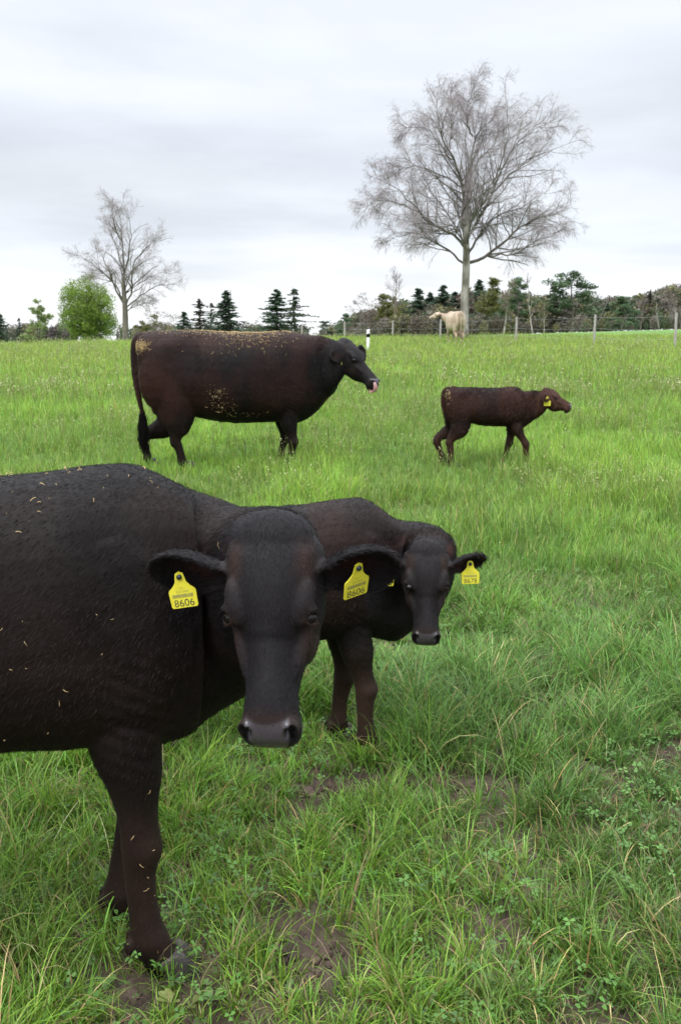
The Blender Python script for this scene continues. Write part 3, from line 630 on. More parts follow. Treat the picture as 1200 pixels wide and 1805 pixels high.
    # ---- tail switch
    rg = np.random.default_rng(8); n = g('switch', 500); b = np.array(tp[-2]); e = np.array(tp[-1]); tt = rg.random((n, 1)); b0 = b*(1-tt)+e*tt+rg.normal(0, .012, (n, 3))*k
    Ls = (.16+.14*rg.random((n, 1)))*k*g('swl', 1.0); d = rg.normal(0, .10, (n, 3)); d[:, 2] = -1; P = np.stack([b0, b0+d*Ls*.5+rg.normal(0, .012, (n, 3))*k, b0+d*Ls*np.array([.6, .6, 1])], 1)
    V_, F_ = tubes(P, np.array([[.0025, .002, .0008]])*np.ones((n, 1))*k, 3); m2 = MB(); m2.add(V_, F_, np.array(c[0])*1.2); link('tail_switch', m2.mesh('tail_switch'), M['fur'] if not g('udder') else M['fur'], root)
    # ---- fur
    if g('fur'): make_fur(root, me, spec, HM, k, T, c)
    # ---- straw stuck to the hide
    if g('straw'): make_straw(root, me, spec['straw'], spec.get('strawsize', 1))
    for s, tg, e in zip((-1, 1), g('tags') or (None, None), er):
        if tg:
            Dv = Vector((e['D'][0], s*e['D'][1], e['D'][2])).normalized(); Ov = Vector(e['O']); Ov = (Ov-Dv*Ov.dot(Dv)).normalized(); Wv = Dv.cross(Ov)
            if Wv.x < 0: Wv = -Wv
            L_ = e.get('L', .2); W_ = e.get('W', .12); pe = Vector((.092, s*.076*fw, -.046))+Dv*(tg.get('f', .5)*L_)+Wv*(tg.get('g', .26)*W_)-Ov*.010
            Mt = Winv@tg['M']; Mt.translation = HM@pe+Winv.to_3x3()@Vector((0, -.004, 0)); ear_tag(root, Mt, tg.get('num'), tg.get('s', 1.0)*1.0, tg.get('small', '120 0942'))
    return root, HM, me

def tri_sample(me, n, rg, vis=None):
    me.calc_loop_triangles(); nt_ = len(me.loop_triangles); ti = np.empty(nt_*3, np.int32); me.loop_triangles.foreach_get('vertices', ti); ti = ti.reshape(-1, 3)
    V = get_v(me); nr = np.empty(len(V)*3, np.float32); me.vertex_normals.foreach_get('vector', nr); nr = nr.reshape(-1, 3)
    ar = np.linalg.norm(np.cross(V[ti[:, 1]]-V[ti[:, 0]], V[ti[:, 2]]-V[ti[:, 0]]), axis=1)
    if vis is not None: ar = ar*vis(V[ti].mean(1))
    cdf = np.cumsum(ar); cdf /= cdf[-1]
    t = np.searchsorted(cdf, rg.random(n)); t = np.minimum(t, nt_-1); a = rg.random(n); b = rg.random(n); f = a+b > 1; a[f] = 1-a[f]; b[f] = 1-b[f]; w_ = np.stack([1-a-b, a, b], -1)
    P = (V[ti[t]]*w_[:, :, None]).sum(1); Nn = (nr[ti[t]]*w_[:, :, None]).sum(1); Nn /= np.linalg.norm(Nn, axis=1)[:, None]+1e-9
    ca = np.empty(len(V)*4, np.float32); me.color_attributes['Col'].data.foreach_get('color', ca); ca = ca.reshape(-1, 4)
    return P, Nn, ca[ti[t, 0]]
def make_fur(root, me, spec, HM, k, T, c):
    fs = spec['fur']; rg = np.random.default_rng(17); Hi = np.array(HM.inverted()); A = np.array(HM)[:3, :3]; A = A/np.linalg.norm(A[:, 0])
    def vis(p):
        h = p@Hi[:3, :3].T+Hi[:3, 3]; return 1+1.8*(np.linalg.norm(h-np.array([.1, 0, -.05]), axis=1) < .32)
    P, Nn, C = tri_sample(me, fs['n'], rg, vis); kk_ = C[:, 3] > .6; P = P[kk_]; Nn = Nn[kk_]; C = C[kk_, :3]; n = len(P); h = P@Hi[:3, :3].T+Hi[:3, 3]
    hd = sstep(.36, .28, np.linalg.norm(h-np.array([.2, 0, -.07]), axis=1))[:, None]
    fb = np.stack([np.full(n, -.75), np.zeros(n), -.75+0*P[:, 0]], -1)            # body: back and down
    lg = sstep(T(.0), T(-.3), P[:, 2])[:, None]; fb = fb*(1-lg)+np.array([-.1, 0, -1])*lg
    # face: hair radiates from a whorl between the eyes, runs outwards along the ears
    fh = np.stack([np.ones(n), h[:, 1]*9, -.15*np.ones(n)], -1); fh /= np.linalg.norm(fh, axis=1)[:, None]+1e-6
    eo = sstep(.10, .13, np.abs(h[:, 1]))[:, None]; fh = fh*(1-eo)+np.stack([np.full(n, .35), np.sign(h[:, 1]), -.1*np.ones(n)], -1)*eo
    fh = fh@A.T; fl = fb*(1-hd)+fh*hd
    fl = fl+.28*np.stack([n3(P, 9, i)-.5 for i in range(3)], -1)*4*.35
    fl = fl-Nn*(fl*Nn).sum(1)[:, None]; fl /= np.linalg.norm(fl, axis=1)[:, None]+1e-9
    Ln = fs['len']*(.5+.9*rg.random(n)); top = (np.exp(-((h[:, 0]-.0)/.05)**2)*np.exp(-(h[:, 1]/.06)**2)*(h[:, 2] > -.07)*hd[:, 0])
    ear = (np.abs(h[:, 1]) > .115)*(np.linalg.norm(h-np.array([.1, 0, -.05]), axis=1) < .34)
    Ln = Ln*(1-.45*hd[:, 0])*(1+fs.get('tuft', .35)*top*(2*rg.random(n)))*(1+.7*ear)*(1-.35*lg[:, 0])
    lift = (.17+.15*rg.random(n)+.12*top+.10*ear)[:, None]
    d1 = fl*(1-lift*.4)+Nn*lift*1.5+rg.normal(0, .16, (n, 3))*(1+1.8*top[:, None]); d2 = fl+Nn*lift*.5+rg.normal(0, .16, (n, 3))
    sd_ = np.cross(fl, Nn); w_ = fs['w']*(.6+.8*rg.random(n))[:, None]
    sd_ = sd_*.8+Nn*rg.normal(0, .5, (n, 1)); b = P-Nn*.001; m_ = b+d1*Ln[:, None]*.5; t_ = m_+d2*Ln[:, None]*.5
    V = np.stack([b-sd_*w_, b+sd_*w_, m_-sd_*w_*.75, m_+sd_*w_*.75, t_], 1).reshape(-1, 3); i = np.arange(n)*5
    Q = np.stack([i, i+1, i+3, i+2], -1); Tt = np.stack([i+2, i+3, i+4], -1)
    C = C*(fs.get('cmul', 1.25)*(.55+.9*rg.random((n, 1)))); me2 = mesh_from('hair', V, [Q, Tt], np.repeat(np.clip(C, .001, 1), 5, 0)); link('hair', me2, M['fur'], root)
def make_straw(root, me, zones, size):
    rg = np.random.default_rng(23); mb = MB()
    for (c, r, n, bias) in zones:
        def vis(p, c=c, r=r): q = (((p-np.array(c))/np.array(r))**2).sum(1); return np.exp(-q*1.5)*(q < 2.5)
        P, Nn, _ = tri_sample(me, n, rg, vis)
        Ln = size*(.006+.030*rg.random(n)**3)[:, None]; d = rg.normal(size=(n, 3)); d = d-Nn*(d*Nn).sum(1)[:, None]*.8; d /= np.linalg.norm(d, axis=1)[:, None]
        b = P+Nn*.006; Pt = np.stack([b-d*Ln*.5, b+Nn*.003, b+d*Ln*.5], 1); V, F = tubes(Pt, np.full((n, 3), .0011*size)*(.6+.8*rg.random((n, 1))), 4)
        mb.add(V, F)
    tag(link('straw_bits', mb.mesh('straw_bits', False), M['straw'], root), kind='stuff')

# hide palettes: dark, brown, lower leg, face, brown trim, ear inside
BLACK = [(.0052, .0036, .0031), (.0120, .0072, .0056), (.028, .0160, .0120), (.0105, .0092, .0102), (.040, .022, .016), (.060, .023, .017)]
def tagM(p, right, up):
    """plate frame in world space: x=right, z=up, -y = towards reader"""
    X = Vector(right).normalized(); Z = Vector(up); Z = (Z-X*Z.dot(X)).normalized(); Y = Z.cross(X)
    m = Matrix((X, Y, Z)).transposed().to_4x4(); m.translation = Vector(p); return m

def build_cattle():
    # 1 ---- the near cow, body in profile, face to the camera
    make_cow(dict(name='cow', H=1.31, zb=.625, L=1.0, W=1.0, hs=.945, hl=.91, vox=.0055, smooth=6, legt=1.03, facew=1.15,
        yaw=R(7), loc=(-.875, 2.365, gz(-.6, 2.3)-.035),
        label='large black cow nearest the camera, facing it, wearing yellow ear tags numbered 8606',
        neckworld=True,
        neck=[((-.36, 2.46, .96), (.195, .245, .35)), ((-.25, 2.42, .99), (.165, .18, .30)), ((-.185, 2.32, 1.05), (.135, .145, .24)), ((-.155, 2.20, 1.10), (.11, .115, .18))],
        front=[(.370, -.125, .010, -.020), (.37, .115, -.10, .0)], hind=[(-.66, -.16, .02, 0), (-.64, .16, -.12, 0)],
        poll=at(476, 952, 2.075), F=(-.012, -.36, -.93), N=(-.13, -1, .2),
        ears=[dict(D=(-.04, 1, -.10), O=(.95, 0, .65), L=.212, W=.150), dict(D=(-.12, 1, -.08), O=(.95, 0, .65), L=.205, W=.152)],
        cols=BLACK, fur=dict(n=420000, len=.0125, w=.00040, cmul=1.2),
        straw=[((-.3, -.1, 1.27), (.5, .2, .07), 380, 0), ((-.1, -.3, 1.0), (.6, .15, .3), 60, 0), ((-.45, -.25, .68), (.30, .15, .06), 260, 0), ((.38, -.14, .38), (.06, .06, .12), 14, 0)], strawsize=.5,
        tags=(dict(M=tagM(at(315, 1002, 1.985), (1, -.05, .16), (-.24, -.05, 1)), num='8606', s=1.0, f=.64, g=.0), dict(M=tagM(at(649, 988, 1.985), (1, .70, .18), (.42, -.12, 1)), num='8606', s=1.05, f=.52, g=-.12))))
    # 2 ---- young calf behind it
    make_cow(dict(name='calf', calf=True, H=.99, zb=.475, L=.78, W=.70, hs=.72, hl=.90, vox=.0052, smooth=5, legt=1.16, facew=1.16,
        yaw=R(13), loc=(-.205, 3.57, gz(.08, 3.55)-.015),
        label='dark calf looking over beside the large cow, wearing ear tag numbered 8678', neckworld=True,
        neck=[((.21, 3.66, .735), (.135, .185, .285)), ((.29, 3.64, .765), (.115, .145, .255)), ((.33, 3.58, .795), (.095, .105, .19))],
        front=[(.265, -.088, .035, .0), (.255, .09, -.04, .0)], hind=[(-.50, -.11, .0, 0), (-.48, .11, .06, 0)],
        poll=at(753, 975, 3.50), F=(-.02, -.36, -.93), N=(-.02, -.93, .36),
        ears=[dict(D=(-.22, 1, -.12), O=(1, 0, .6), L=.22, W=.125), dict(D=(-.32, 1, -.14), O=(1, 0, .6), L=.23, W=.125)],
        cols=[(.0052, .0038, .0034), (.0150, .0080, .0058), (.040, .0225, .0160), (.0115, .0098, .0102), (.032, .018, .013), (.09, .035, .026)], fur=dict(n=170000, len=.0125, w=.0005, cmul=1.35, tuft=.4), folds=.001,
        tags=(dict(M=tagM(at(677, 980, 3.47), (1, .3, -.08), (.05, -.02, 1)), num='8678', s=1.0, f=.5, g=.1), dict(M=tagM(at(832, 980, 3.41), (1, 0, .04), (-.03, -.02, 1)), num='8678', s=1.05, f=.60, g=.0))))
    # 3 ---- adult in profile licking its nose
    y3 = 10.55
    def p3(V, C, T, Lx):
        r = np.exp(-((V[:, 0]+1.0)/.35)**2-((V[:, 2]-.85)/.35)**2)[:, None]*.85; C = C*(1-r)+np.array([.030, .0105, .0070])*r
        t = np.exp(-((V[:, 2]-1.36)/.13)**2)[:, None]*.7; return C*(1-t)+np.array([.026, .0105, .0075])*t
    gx = at(405, 700, 10.7).x; g3 = gz(gx, y3)
    root, HM, me = make_cow(dict(name='cow', H=1.435, zb=.475, L=1.27, W=1.08, hs=1.20, hl=.96, vox=.012, smooth=5, legt=1.0,
        yaw=R(5), loc=(gx+.23, y3, g3),
        label='heavy black cow standing in profile at left, tongue curled over its nose', neckworld=True,
        prof=[(-.905, .86, .60, .07), (-.885, .94, .45, .16), (-.80, .985, .30, .22), (-.66, .995, .16, .25), (-.45, 1.0, .07, .28), (-.18, .985, .0, .345), (.08, .98, .0, .33), (.30, .99, .0, .27), (.42, .97, .0, .24)],
        neck=[((gx+.92, y3+.05, g3+1.00), (.20, .385, .43)), ((gx+1.05, y3+.03, g3+1.05), (.165, .31, .33)), ((gx+1.15, y3-.02, g3+1.11), (.135, .22, .25))],
        front=[(.44, -.15, .0, .0), (.39, .15, -.07, .0)], hind=[(-.80, -.17, .17, 0.07), (-.90, .17, -.15, -.07)],
        poll=at(614, 604, 10.42), F=(.60, -.42, -.74), N=(.50, -.45, .72), facew=1.0,
        ears=[dict(D=(-.10, 1, -.15), O=(.5, 0, 1), L=.17, W=.12), dict(D=(-.1, 1, .05), O=(.5, 0, 1), L=.17, W=.12)],
        cols=[(.0040, .0027, .0025), (.0130, .0052, .0038), (.014, .0066, .0052), (.0080, .0064, .0066), (.018, .011, .009), (.03, .014, .011)], paint=p3, tail=(-.905, -.05), switch=900,
        fur=dict(n=60000, len=.018, w=.0014, cmul=1.3), folds=.002,
        straw=[((-.10, -.1, 1.42), (.80, .28, .04), 1500, 0), ((.05, -.2, 1.36), (.30, .2, .09), 420, 0), ((-.10, -.30, 1.25), (.45, .2, .14), 60, 0), ((-1.10, -.2, 1.28), (.09, .12, .06), 420, 0), ((-.34, -.4, .80), (.10, .2, .08), 60, 0), ((-.26, -.35, .64), (.14, .2, .09), 50, 0), ((.05, -.3, .58), (.16, .2, .03), 18, 0)], strawsize=.85,
        tags=(dict(M=tagM(at(596, 626, 10.22), (1, .1, .1), (-.3, 0, 1)), s=.85), dict(M=tagM(at(652.5, 625, 10.36), (.5, 1, 0), (.05, 0, 1)), s=.85))))
    tp = [(.440, -.018, -.112), (.478, -.024, -.112), (.512, -.028, -.092), (.515, -.034, -.060), (.492, -.040, -.034), (.468, -.042, -.020)]; tw = [.02, .030, .034, .030, .022, .010]
    pts = [tuple(HM@Vector(p))+(w_*1.1, .011, .011) for p, w_ in zip(tp, tw)]; m2 = MB()
    up = HM.to_3x3()@Vector((1, 0, .3)); m2.add(*loft(pts, tuple(up), n=14, sub=4)); link('tongue', m2.mesh('tongue'), M['tongue'], root)
    # 4 ---- small calf walking
    y4 = 10.5; cx4 = at(858, 740, 10.6).x; g4 = gz(cx4, y4)
    make_cow(dict(name='calf', calf=True, H=.855, zb=.45, L=.575, W=.58, hs=.82, hl=.76, vox=.007, smooth=4, legt=1.22, facew=1.2,
        yaw=R(-2), loc=(cx4+.06, y4, g4), label='small brown calf walking to the right through the grass', neckworld=True,
        neck=[((cx4+.36, y4, g4+.635), (.10, .175, .21)), ((cx4+.46, y4-.01, g4+.67), (.085, .14, .17)), ((cx4+.55, y4-.02, g4+.70), (.072, .105, .125))],
        front=[(.24, -.07, .13, .02), (.22, .075, -.10, -.01)], hind=[(-.39, -.09, -.03, .0), (-.41, .09, -.09, -.08)], tend=.35, swl=.5,
        poll=at(966, 687, 10.46), F=(.80, -.30, -.50), N=(.48, -.25, .86),
        ears=[dict(D=(-.25, 1, -.10), O=(.3, 0, 1), L=.18, W=.11), dict(D=(-.15, 1, .10), O=(.3, 0, 1), L=.18, W=.11)],
        cols=[(.014, .0060, .0042), (.030, .0120, .0080), (.045, .020, .0145), (.060, .0275, .0195), (.045, .022, .017), (.04, .016, .014)], folds=0, tail=(-.90, -.0), switch=300,
        fur=dict(n=60000, len=.026, w=.0014, cmul=1.3, tuft=.4), straw=[((-.50, -.08, .77), (.04, .08, .07), 40, 0)],
        tags=(dict(M=tagM(at(952, 698, 10.33), (1, 0, 0), (-.25, 0, 1)), s=1.2, f=.40, g=.05), None)))
    # 5 ---- pale cow far off, seen from behind
    p5 = at(797, 590, 47); x5, y5 = p5.x, p5.y; g5 = gz(x5, y5)
    def p5p(V, C, T, Lx):
        d = sstep(.25, -.1, (V[:, 2]-1.1))[:, None]*.25; C = C*(1-d)+np.array([.42, .30, .19])*d; q = sstep(.5, .62, n3(V, 3, 2))[:, None]*.6; return C*(1-q)+np.array([.36, .25, .18])*q
    root, HM, me = make_cow(dict(name='cow', H=1.50, zb=.52, L=1.05, W=1.05, hs=1.12, vox=.022, smooth=3, legt=.95,
        yaw=R(104), loc=(x5+.05, y5, g5), label='distant cream cow seen from behind in front of the big birch, head turned left', neckworld=True,
        neck=[((x5-.14, y5+.60, g5+1.14), (.17, .28, .36)), ((x5-.27, y5+.75, g5+1.20), (.13, .20, .25)), ((x5-.44, y5+.80, g5+1.27), (.11, .15, .18))],
        front=[(.36, -.14, .03, .0), (.36, .14, .05, .0)], hind=[(-.70, -.17, .0, 0), (-.70, .17, -.05, 0)],
        poll=(x5-.62, y5+.80, g5+1.47), F=(-.86, -.10, -.42), N=(-.40, -.05, .9),
        ears=[dict(D=(-.1, 1, 0), O=(.4, 0, 1), L=.2, W=.13), dict(D=(-.1, 1, 0), O=(.4, 0, 1), L=.2, W=.13)],
        cols=[(.32, .24, .175), (.45, .37, .29), (.42, .34, .25), (.38, .29, .22), (.55, .48, .38), (.35, .22, .16)], mat=mat('pale_coat', rough=.8, spec=.2, attr=True), hoofmat=M['hoof'], paint=p5p, udder=True, folds=0, tail=(-.92, .0), switch=300))
    a = Winvp = None
    t = np.linspace(0, 2*math.pi, 28, endpoint=False); m2 = MB(); c0 = root.matrix_world
    rt = Matrix.Translation(root.location)@Matrix.Rotation(root.rotation_euler.z, 4, 'Z'); inv = rt.inverted()
    P = [inv@Vector((x5-.53+.06*math.sin(b), y5+.82+.155*math.cos(b), g5+1.22+.19*math.sin(b))) for b in t]
    V, F = torus((0, 0, 0), Matrix.Identity(3), 1, .03, n=28, m=6); 
    rad = []
    for i, b in enumerate(t):
        c = np.array(P[i]); o_ = np.array(inv.to_3x3()@Vector((.3*math.sin(b), math.cos(b), math.sin(b)))); o_ /= np.linalg.norm(o_); s_ = np.array(inv.to_3x3()@Vector((-1, 0, .3))); s_ /= np.linalg.norm(s_)
        for e, f in ((-.03, -.008), (.03, -.008), (.03, .008), (-.03, .008)): rad.append(c+s_*e+o_*f)
    F = [[i*4+j, ((i+1) % 28)*4+j, ((i+1) % 28)*4+(j+1) % 4, i*4+(j+1) % 4] for i in range(28) for j in range(4)]
    m2.add(np.array(rad), [np.array(F)]); link('collar', m2.mesh('collar'), M['collar'], root)

# ------------------------------------------------------------------ trees
def resample(P, K):
    P = np.asarray(P, float); P = cr_interp(P, 6); d = np.concatenate([[0], np.cumsum(np.linalg.norm(np.diff(P, axis=0), axis=1))]); s = np.linspace(0, d[-1], K)
    return np.stack([np.interp(s, d, P[:, i]) for i in range(3)], -1)
def grow(rg, P, Rd, m, lf, ang, K, up, rf, t0=.2, wander=.12, t1=1.0, lmin=0):
    """children of every branch in (N,K,3)"""
    N_, Kp, _ = P.shape; n = N_*m; pi = np.repeat(np.arange(N_), m); t = t0+(t1-t0)*rg.random(n); fi = t*(Kp-1); i0 = np.minimum(fi.astype(int), Kp-2); f = (fi-i0)[:, None]
    b = P[pi, i0]*(1-f)+P[pi, i0+1]*f; T = P[pi, i0+1]-P[pi, i0]; T /= np.linalg.norm(T, axis=1)[:, None]+1e-9
    Lp = np.linalg.norm(np.diff(P, axis=1), axis=2).sum(1)[pi]; r = Rd[pi, i0]*(1-f[:, 0])+Rd[pi, i0+1]*f[:, 0]
    q = rg.normal(size=(n, 3)); q = q-T*(q*T).sum(1)[:, None]; q /= np.linalg.norm(q, axis=1)[:, None]; a = np.clip(rg.normal(ang, .18, n), .15, 1.5)[:, None]
    d = T*np.cos(a)+q*np.sin(a); Ln = np.maximum(Lp*lf*(1.15-.65*t)*(.6+.7*rg.random(n)), lmin); out = [b]; p = b
    for k in range(K-1):
        d = d+rg.normal(0, wander, (n, 3)); d[:, 2] += up*(1 if k < K*.5 or up < 0 else .3); d /= np.linalg.norm(d, axis=1)[:, None]; p = p+d*(Ln/(K-1))[:, None]; out.append(p)
    Q = np.stack(out, 1); r0 = np.minimum(r*rf, r*.8); Rr = r0[:, None]*np.linspace(1, .35, K)[None, :]
    return Q, Rr
def birch(name, loc, limbs, trunk, tr, seed, S, label, m=(9, 7, 8, 3), rmin=.004, droop=-.16, mats=None, cat='tree', lf3=.62, shrink=.93):
    rg = np.random.default_rng(seed); root = empty(name, loc, 0, label, cat); mb = MB(); K0 = 14
    tp = resample(trunk, 16); V, F = tubes(tp[None], np.interp(np.linspace(0, 1, 16), np.linspace(0, 1, len(tr)), tr)[None], 14); mb.add(V, F)
    P0 = np.stack([resample(l, K0) for l, r0 in limbs]); R0 = np.stack([np.maximum(r0*np.linspace(1, .0, K0)**.8, .012*S) for l, r0 in limbs])
    P0[:, 1:-1] += rg.normal(0, .05*S, P0[:, 1:-1].shape); R0 *= .78; P0 = P0[:, :1]+(P0-P0[:, :1])*shrink
    link('trunk', mb.mesh('trunk'), (mats or (M['birch'], M['twig']))[0], root); mb = MB()
    V, F = tubes(P0, R0, 7); mb.add(V, F)
    P1, R1 = grow(rg, P0, R0, m[0], .34, .70, 9, .03, .60, .12, .10, lmin=.7*S); R1 = np.maximum(R1, .009*S); V, F = tubes(P1, R1, 5); mb.add(V, F)
    link('limbs', mb.mesh('limbs'), M['limb'], root)
    mb = MB(); P2, R2 = grow(rg, P1, R1, m[1], .50, .6, 7, .0, .5, .15, .12, lmin=.5*S); R2 = np.maximum(R2, rmin*1.3); V, F = tubes(P2, R2, 3); mb.add(V, F)
    P3, R3 = grow(rg, P2, R2, m[2], lf3, .65, 5, droop, .7, .1, .12, lmin=.3*S); R3 = np.maximum(R3, rmin); V, F = tubes(P3, R3, 3); mb.add(V, F)
    if m[3]:
        P4, R4 = grow(rg, P3, R3, m[3], .65, .6, 4, droop*1.6, .8, .1, .1, lmin=.18*S); R4 = np.maximum(R4*0+rmin*.8, 0); V, F = tubes(P4, R4, 3); mb.add(V, F)
    link('crown', mb.mesh('crown', False), (mats or (M['birch'], M['twig']))[1], root)
    return root
def build_birches():
    k = 79.5*1.0; q = lambda a, b: ((a-540)/k, 0, (1295-b)/k)
    Dd = 55.0; px = at(817, 598, Dd); base = (px.x, px.y, gz(px.x, px.y)-.1)
    raw = [([(545, 960), (537, 800), (545, 650), (560, 450), (572, 330), (600, 200), (665, 120)], .17, .1),
        ([(537, 820), (515, 640), (470, 500), (420, 400), (380, 280), (370, 170), (372, 80)], .11, -.5),
        ([(548, 965), (640, 930), (720, 860), (800, 775), (900, 715), (1000, 685), (1075, 630)], .12, .35),
        ([(545, 870), (590, 760), (650, 640), (740, 530), (850, 450), (990, 385)], .10, -.35),
        ([(532, 965), (450, 885), (370, 835), (280, 800), (170, 840)], .08, .3),
        ([(535, 900), (480, 835), (400, 800), (330, 750), (280, 680), (200, 610), (110, 560)], .10, -.3),
        ([(520, 650), (450, 590), (370, 545), (280, 520), (190, 540)], .06, .6),
        ([(545, 930), (590, 850), (650, 760), (740, 690), (860, 640), (1000, 540)], .09, .75),
        ([(545, 640), (600, 490), (670, 420), (700, 310), (730, 180)], .07, .5),
        ([(640, 932), (750, 935), (830, 880), (950, 815)], .06, -.5),
        ([(552, 770), (650, 650), (700, 500), (770, 380), (900, 290)], .07, -.7),
        ([(465, 490), (470, 330), (482, 180), (470, 60)], .05, .5),
        ([(560, 440), (520, 300), (540, 160), (555, 80)], .05, -.6),
        ([(500, 590), (430, 470), (340, 350), (230, 350)], .05, -.2),
        ([(330, 750), (240, 700), (150, 680), (80, 720)], .05, .4),
        ([(540, 900), (500, 780), (430, 640), (330, 450), (290, 330)], .07, 1.0),
        ([(545, 900), (560, 720), (640, 560), (660, 380), (640, 250)], .07, -1.1),
        ([(548, 860), (620, 790), (760, 760), (880, 780), (960, 720)], .06, 1.2),
        ([(535, 880), (450, 800), (330, 850), (230, 760)], .06, -1.2),
        ([(545, 760), (540, 600), (600, 360), (580, 180), (620, 90)], .06, 1.0)]
    limbs = []
    for pts, r, dep in raw:
        P = [np.array(q(p[0], p[1] if p[1] > 430 else 430-(430-p[1])*.70)) for p in pts]; L0 = P[0]; out = []
        for p in P: d = math.hypot(p[0]-L0[0], p[2]-L0[2]); out.append((p[0], dep*d*.75, p[2]))
        limbs.append((out, r))
    trunk = [(0, 0, -.3), (.0, 0, 1.2), (.03, .02, 2.8), (.05, 0, 4.2), (.0, 0, 5.8), (.02, 0, 7.2)]
    birch('bare_birch', base, limbs, trunk, [.31, .24, .215, .20, .15, .10], 3, 1.0, 'big bare birch with a wide drooping crown, standing behind the cream cow', m=(26, 7, 5, 3), rmin=.0028, droop=-.14, lf3=.55, shrink=np.array([.90, .90, .80]))
    # left tree
    Dd = 82.; px = at(222, 603, Dd); base = (px.x, px.y, gz(px.x, px.y)-.2); s = 1750/Dd*1200/560
    q = lambda a, b: ((a-474)/s, 0, (600-b)/s)
    raw = [([(474, 460), (478, 350), (476, 200), (470, 60)], .13, 0), ([(474, 440), (440, 380), (400, 280), (340, 180)], .09, .3), ([(480, 440), (510, 380), (525, 280), (600, 200), (655, 165)], .09, -.3),
        ([(470, 420), (430, 340), (350, 270), (300, 240)], .07, -.6), ([(480, 450), (540, 400), (600, 360), (690, 350)], .07, .4), ([(476, 300), (430, 200), (400, 120), (420, 70)], .06, .7),
        ([(478, 330), (520, 220), (530, 130), (500, 60)], .06, -.7), ([(485, 460), (530, 440), (580, 430)], .05, -.3), ([(478, 380), (500, 300), (560, 250), (570, 170)], .06, .9), ([(474, 400), (420, 300), (330, 320)], .05, 1.0), ([(476, 220), (455, 140), (450, 50)], .05, -.8), ([(478, 400), (560, 330), (640, 300)], .05, 1.)]
    limbs = []
    for pts, r, dep in raw:
        P = [np.array(q(*p)) for p in pts]; L0 = P[0]
        limbs.append(([(p[0], dep*math.hypot(p[0]-L0[0], p[2]-L0[2])*.75, p[2]) for p in P], r*1.15))
    birch('bare_tree', base, limbs, [(0, 0, -.4), (.0, 0, 1.2), (.05, 0, 3.0), (0, 0, 5), (.0, 0, 6)], [.33, .25, .22, .18, .14], 9, 1.0, 'slender bare tree rising beside the round green bush at left', m=(16, 6, 4, 3), rmin=.0034, droop=-.02, mats=(M['bark'], M['twig']), lf3=.55)

def tri_cloud_col(rg, n, c0, c1): t = rg.random((n, 1)); return (np.array(c0)*(1-t)+np.array(c1)*t)*(.75+.5*rg.random((n, 1)))
def trunk_mesh(h, r, rg, lean=.0, K=8):
    P = np.stack([np.cumsum(rg.normal(0, .006*h, K))+lean*np.linspace(0, 1, K)*h, np.cumsum(rg.normal(0, .006*h, K)), np.linspace(-.03*h, h, K)], -1); P[:, :2] -= P[0, :2]
    mb = MB(); V, F = tubes(P[None], (r*np.linspace(1, .12, K))[None], 8); mb.add(V, F); return mb, P
def proto_spruce(seed, h=12, wd=3.3, c0=(.040, .072, .046), c1=(.080, .120, .072), dens=1.0, irreg=.2):
    rg = np.random.default_rng(seed); mb, P = trunk_mesh(h*.98, h*.014, rg); n = int(60*dens); A = []; 
    zz_ = np.sort(rg.uniform(.07, .97, n*3)); L_ = wd*(1-zz_)**.95*(.55+.6*rg.random(len(zz_)))*(1+irreg*rg.normal(size=len(zz_))); az = rg.random(len(zz_))*6.283
    L_ = np.clip(L_, .04, None); s = np.linspace(0, 1, 5)[None, :]; X = L_[:, None]*s*np.cos(az)[:, None]; Y = L_[:, None]*s*np.sin(az)[:, None]; Z = (zz_*h)[:, None]+L_[:, None]*(-.30*s+.14*s**2.5)
    B = np.stack([X, Y, Z], -1); V, F = tubes(B, np.full(B.shape[:2], .02), 3); mb.add(V, F)
    m = 24; q = rg.random((len(zz_), m))**.8; idx = np.arange(len(zz_))[:, None]; fi = q*4; i0 = np.minimum(fi.astype(int), 3); f = (fi-i0)[..., None]; C = B[idx, i0]*(1-f)+B[idx, i0+1]*f
    C = C+rg.normal(0, 1, C.shape)*np.array([.17, .17, .12])*(h/12)*(.25+.75*(1-zz_))[:, None, None]; C[..., 2] -= .10*rg.random(C.shape[:2]); C = C.reshape(-1, 3); V, F = leaf_quads(rg, C, (.26+.22*rg.random(len(C)))*h/12, tilt=.6, asp=.5)
    cb = MB(); cb.add(V, [F]); cb.C[-1] = np.repeat(tri_cloud_col(rg, len(C), c0, c1), 4, 0); return mb.mesh('trunk'), cb.mesh('crown', False), M['bark'], M['fol']
def clumps(rg, centers, rad, per, leaf, c0, c1, flat=1.0, shell=.5):
    n = len(centers)*per; d = rg.normal(size=(n, 3)); d /= np.linalg.norm(d, axis=1)[:, None]; r = (rg.random(n)**shell)[:, None]*np.repeat(rad, per)[:, None]
    P = np.repeat(centers, per, 0)+d*r*np.array([1, 1, flat]); V, F = leaf_quads(rg, P, leaf*(.6+.8*rg.random(n)), asp=.7)
    tone = np.repeat(.75+.5*rg.random((len(centers), 1)), per, 0); return V, F, np.repeat(tri_cloud_col(rg, n, c0, c1)*tone, 4, 0)
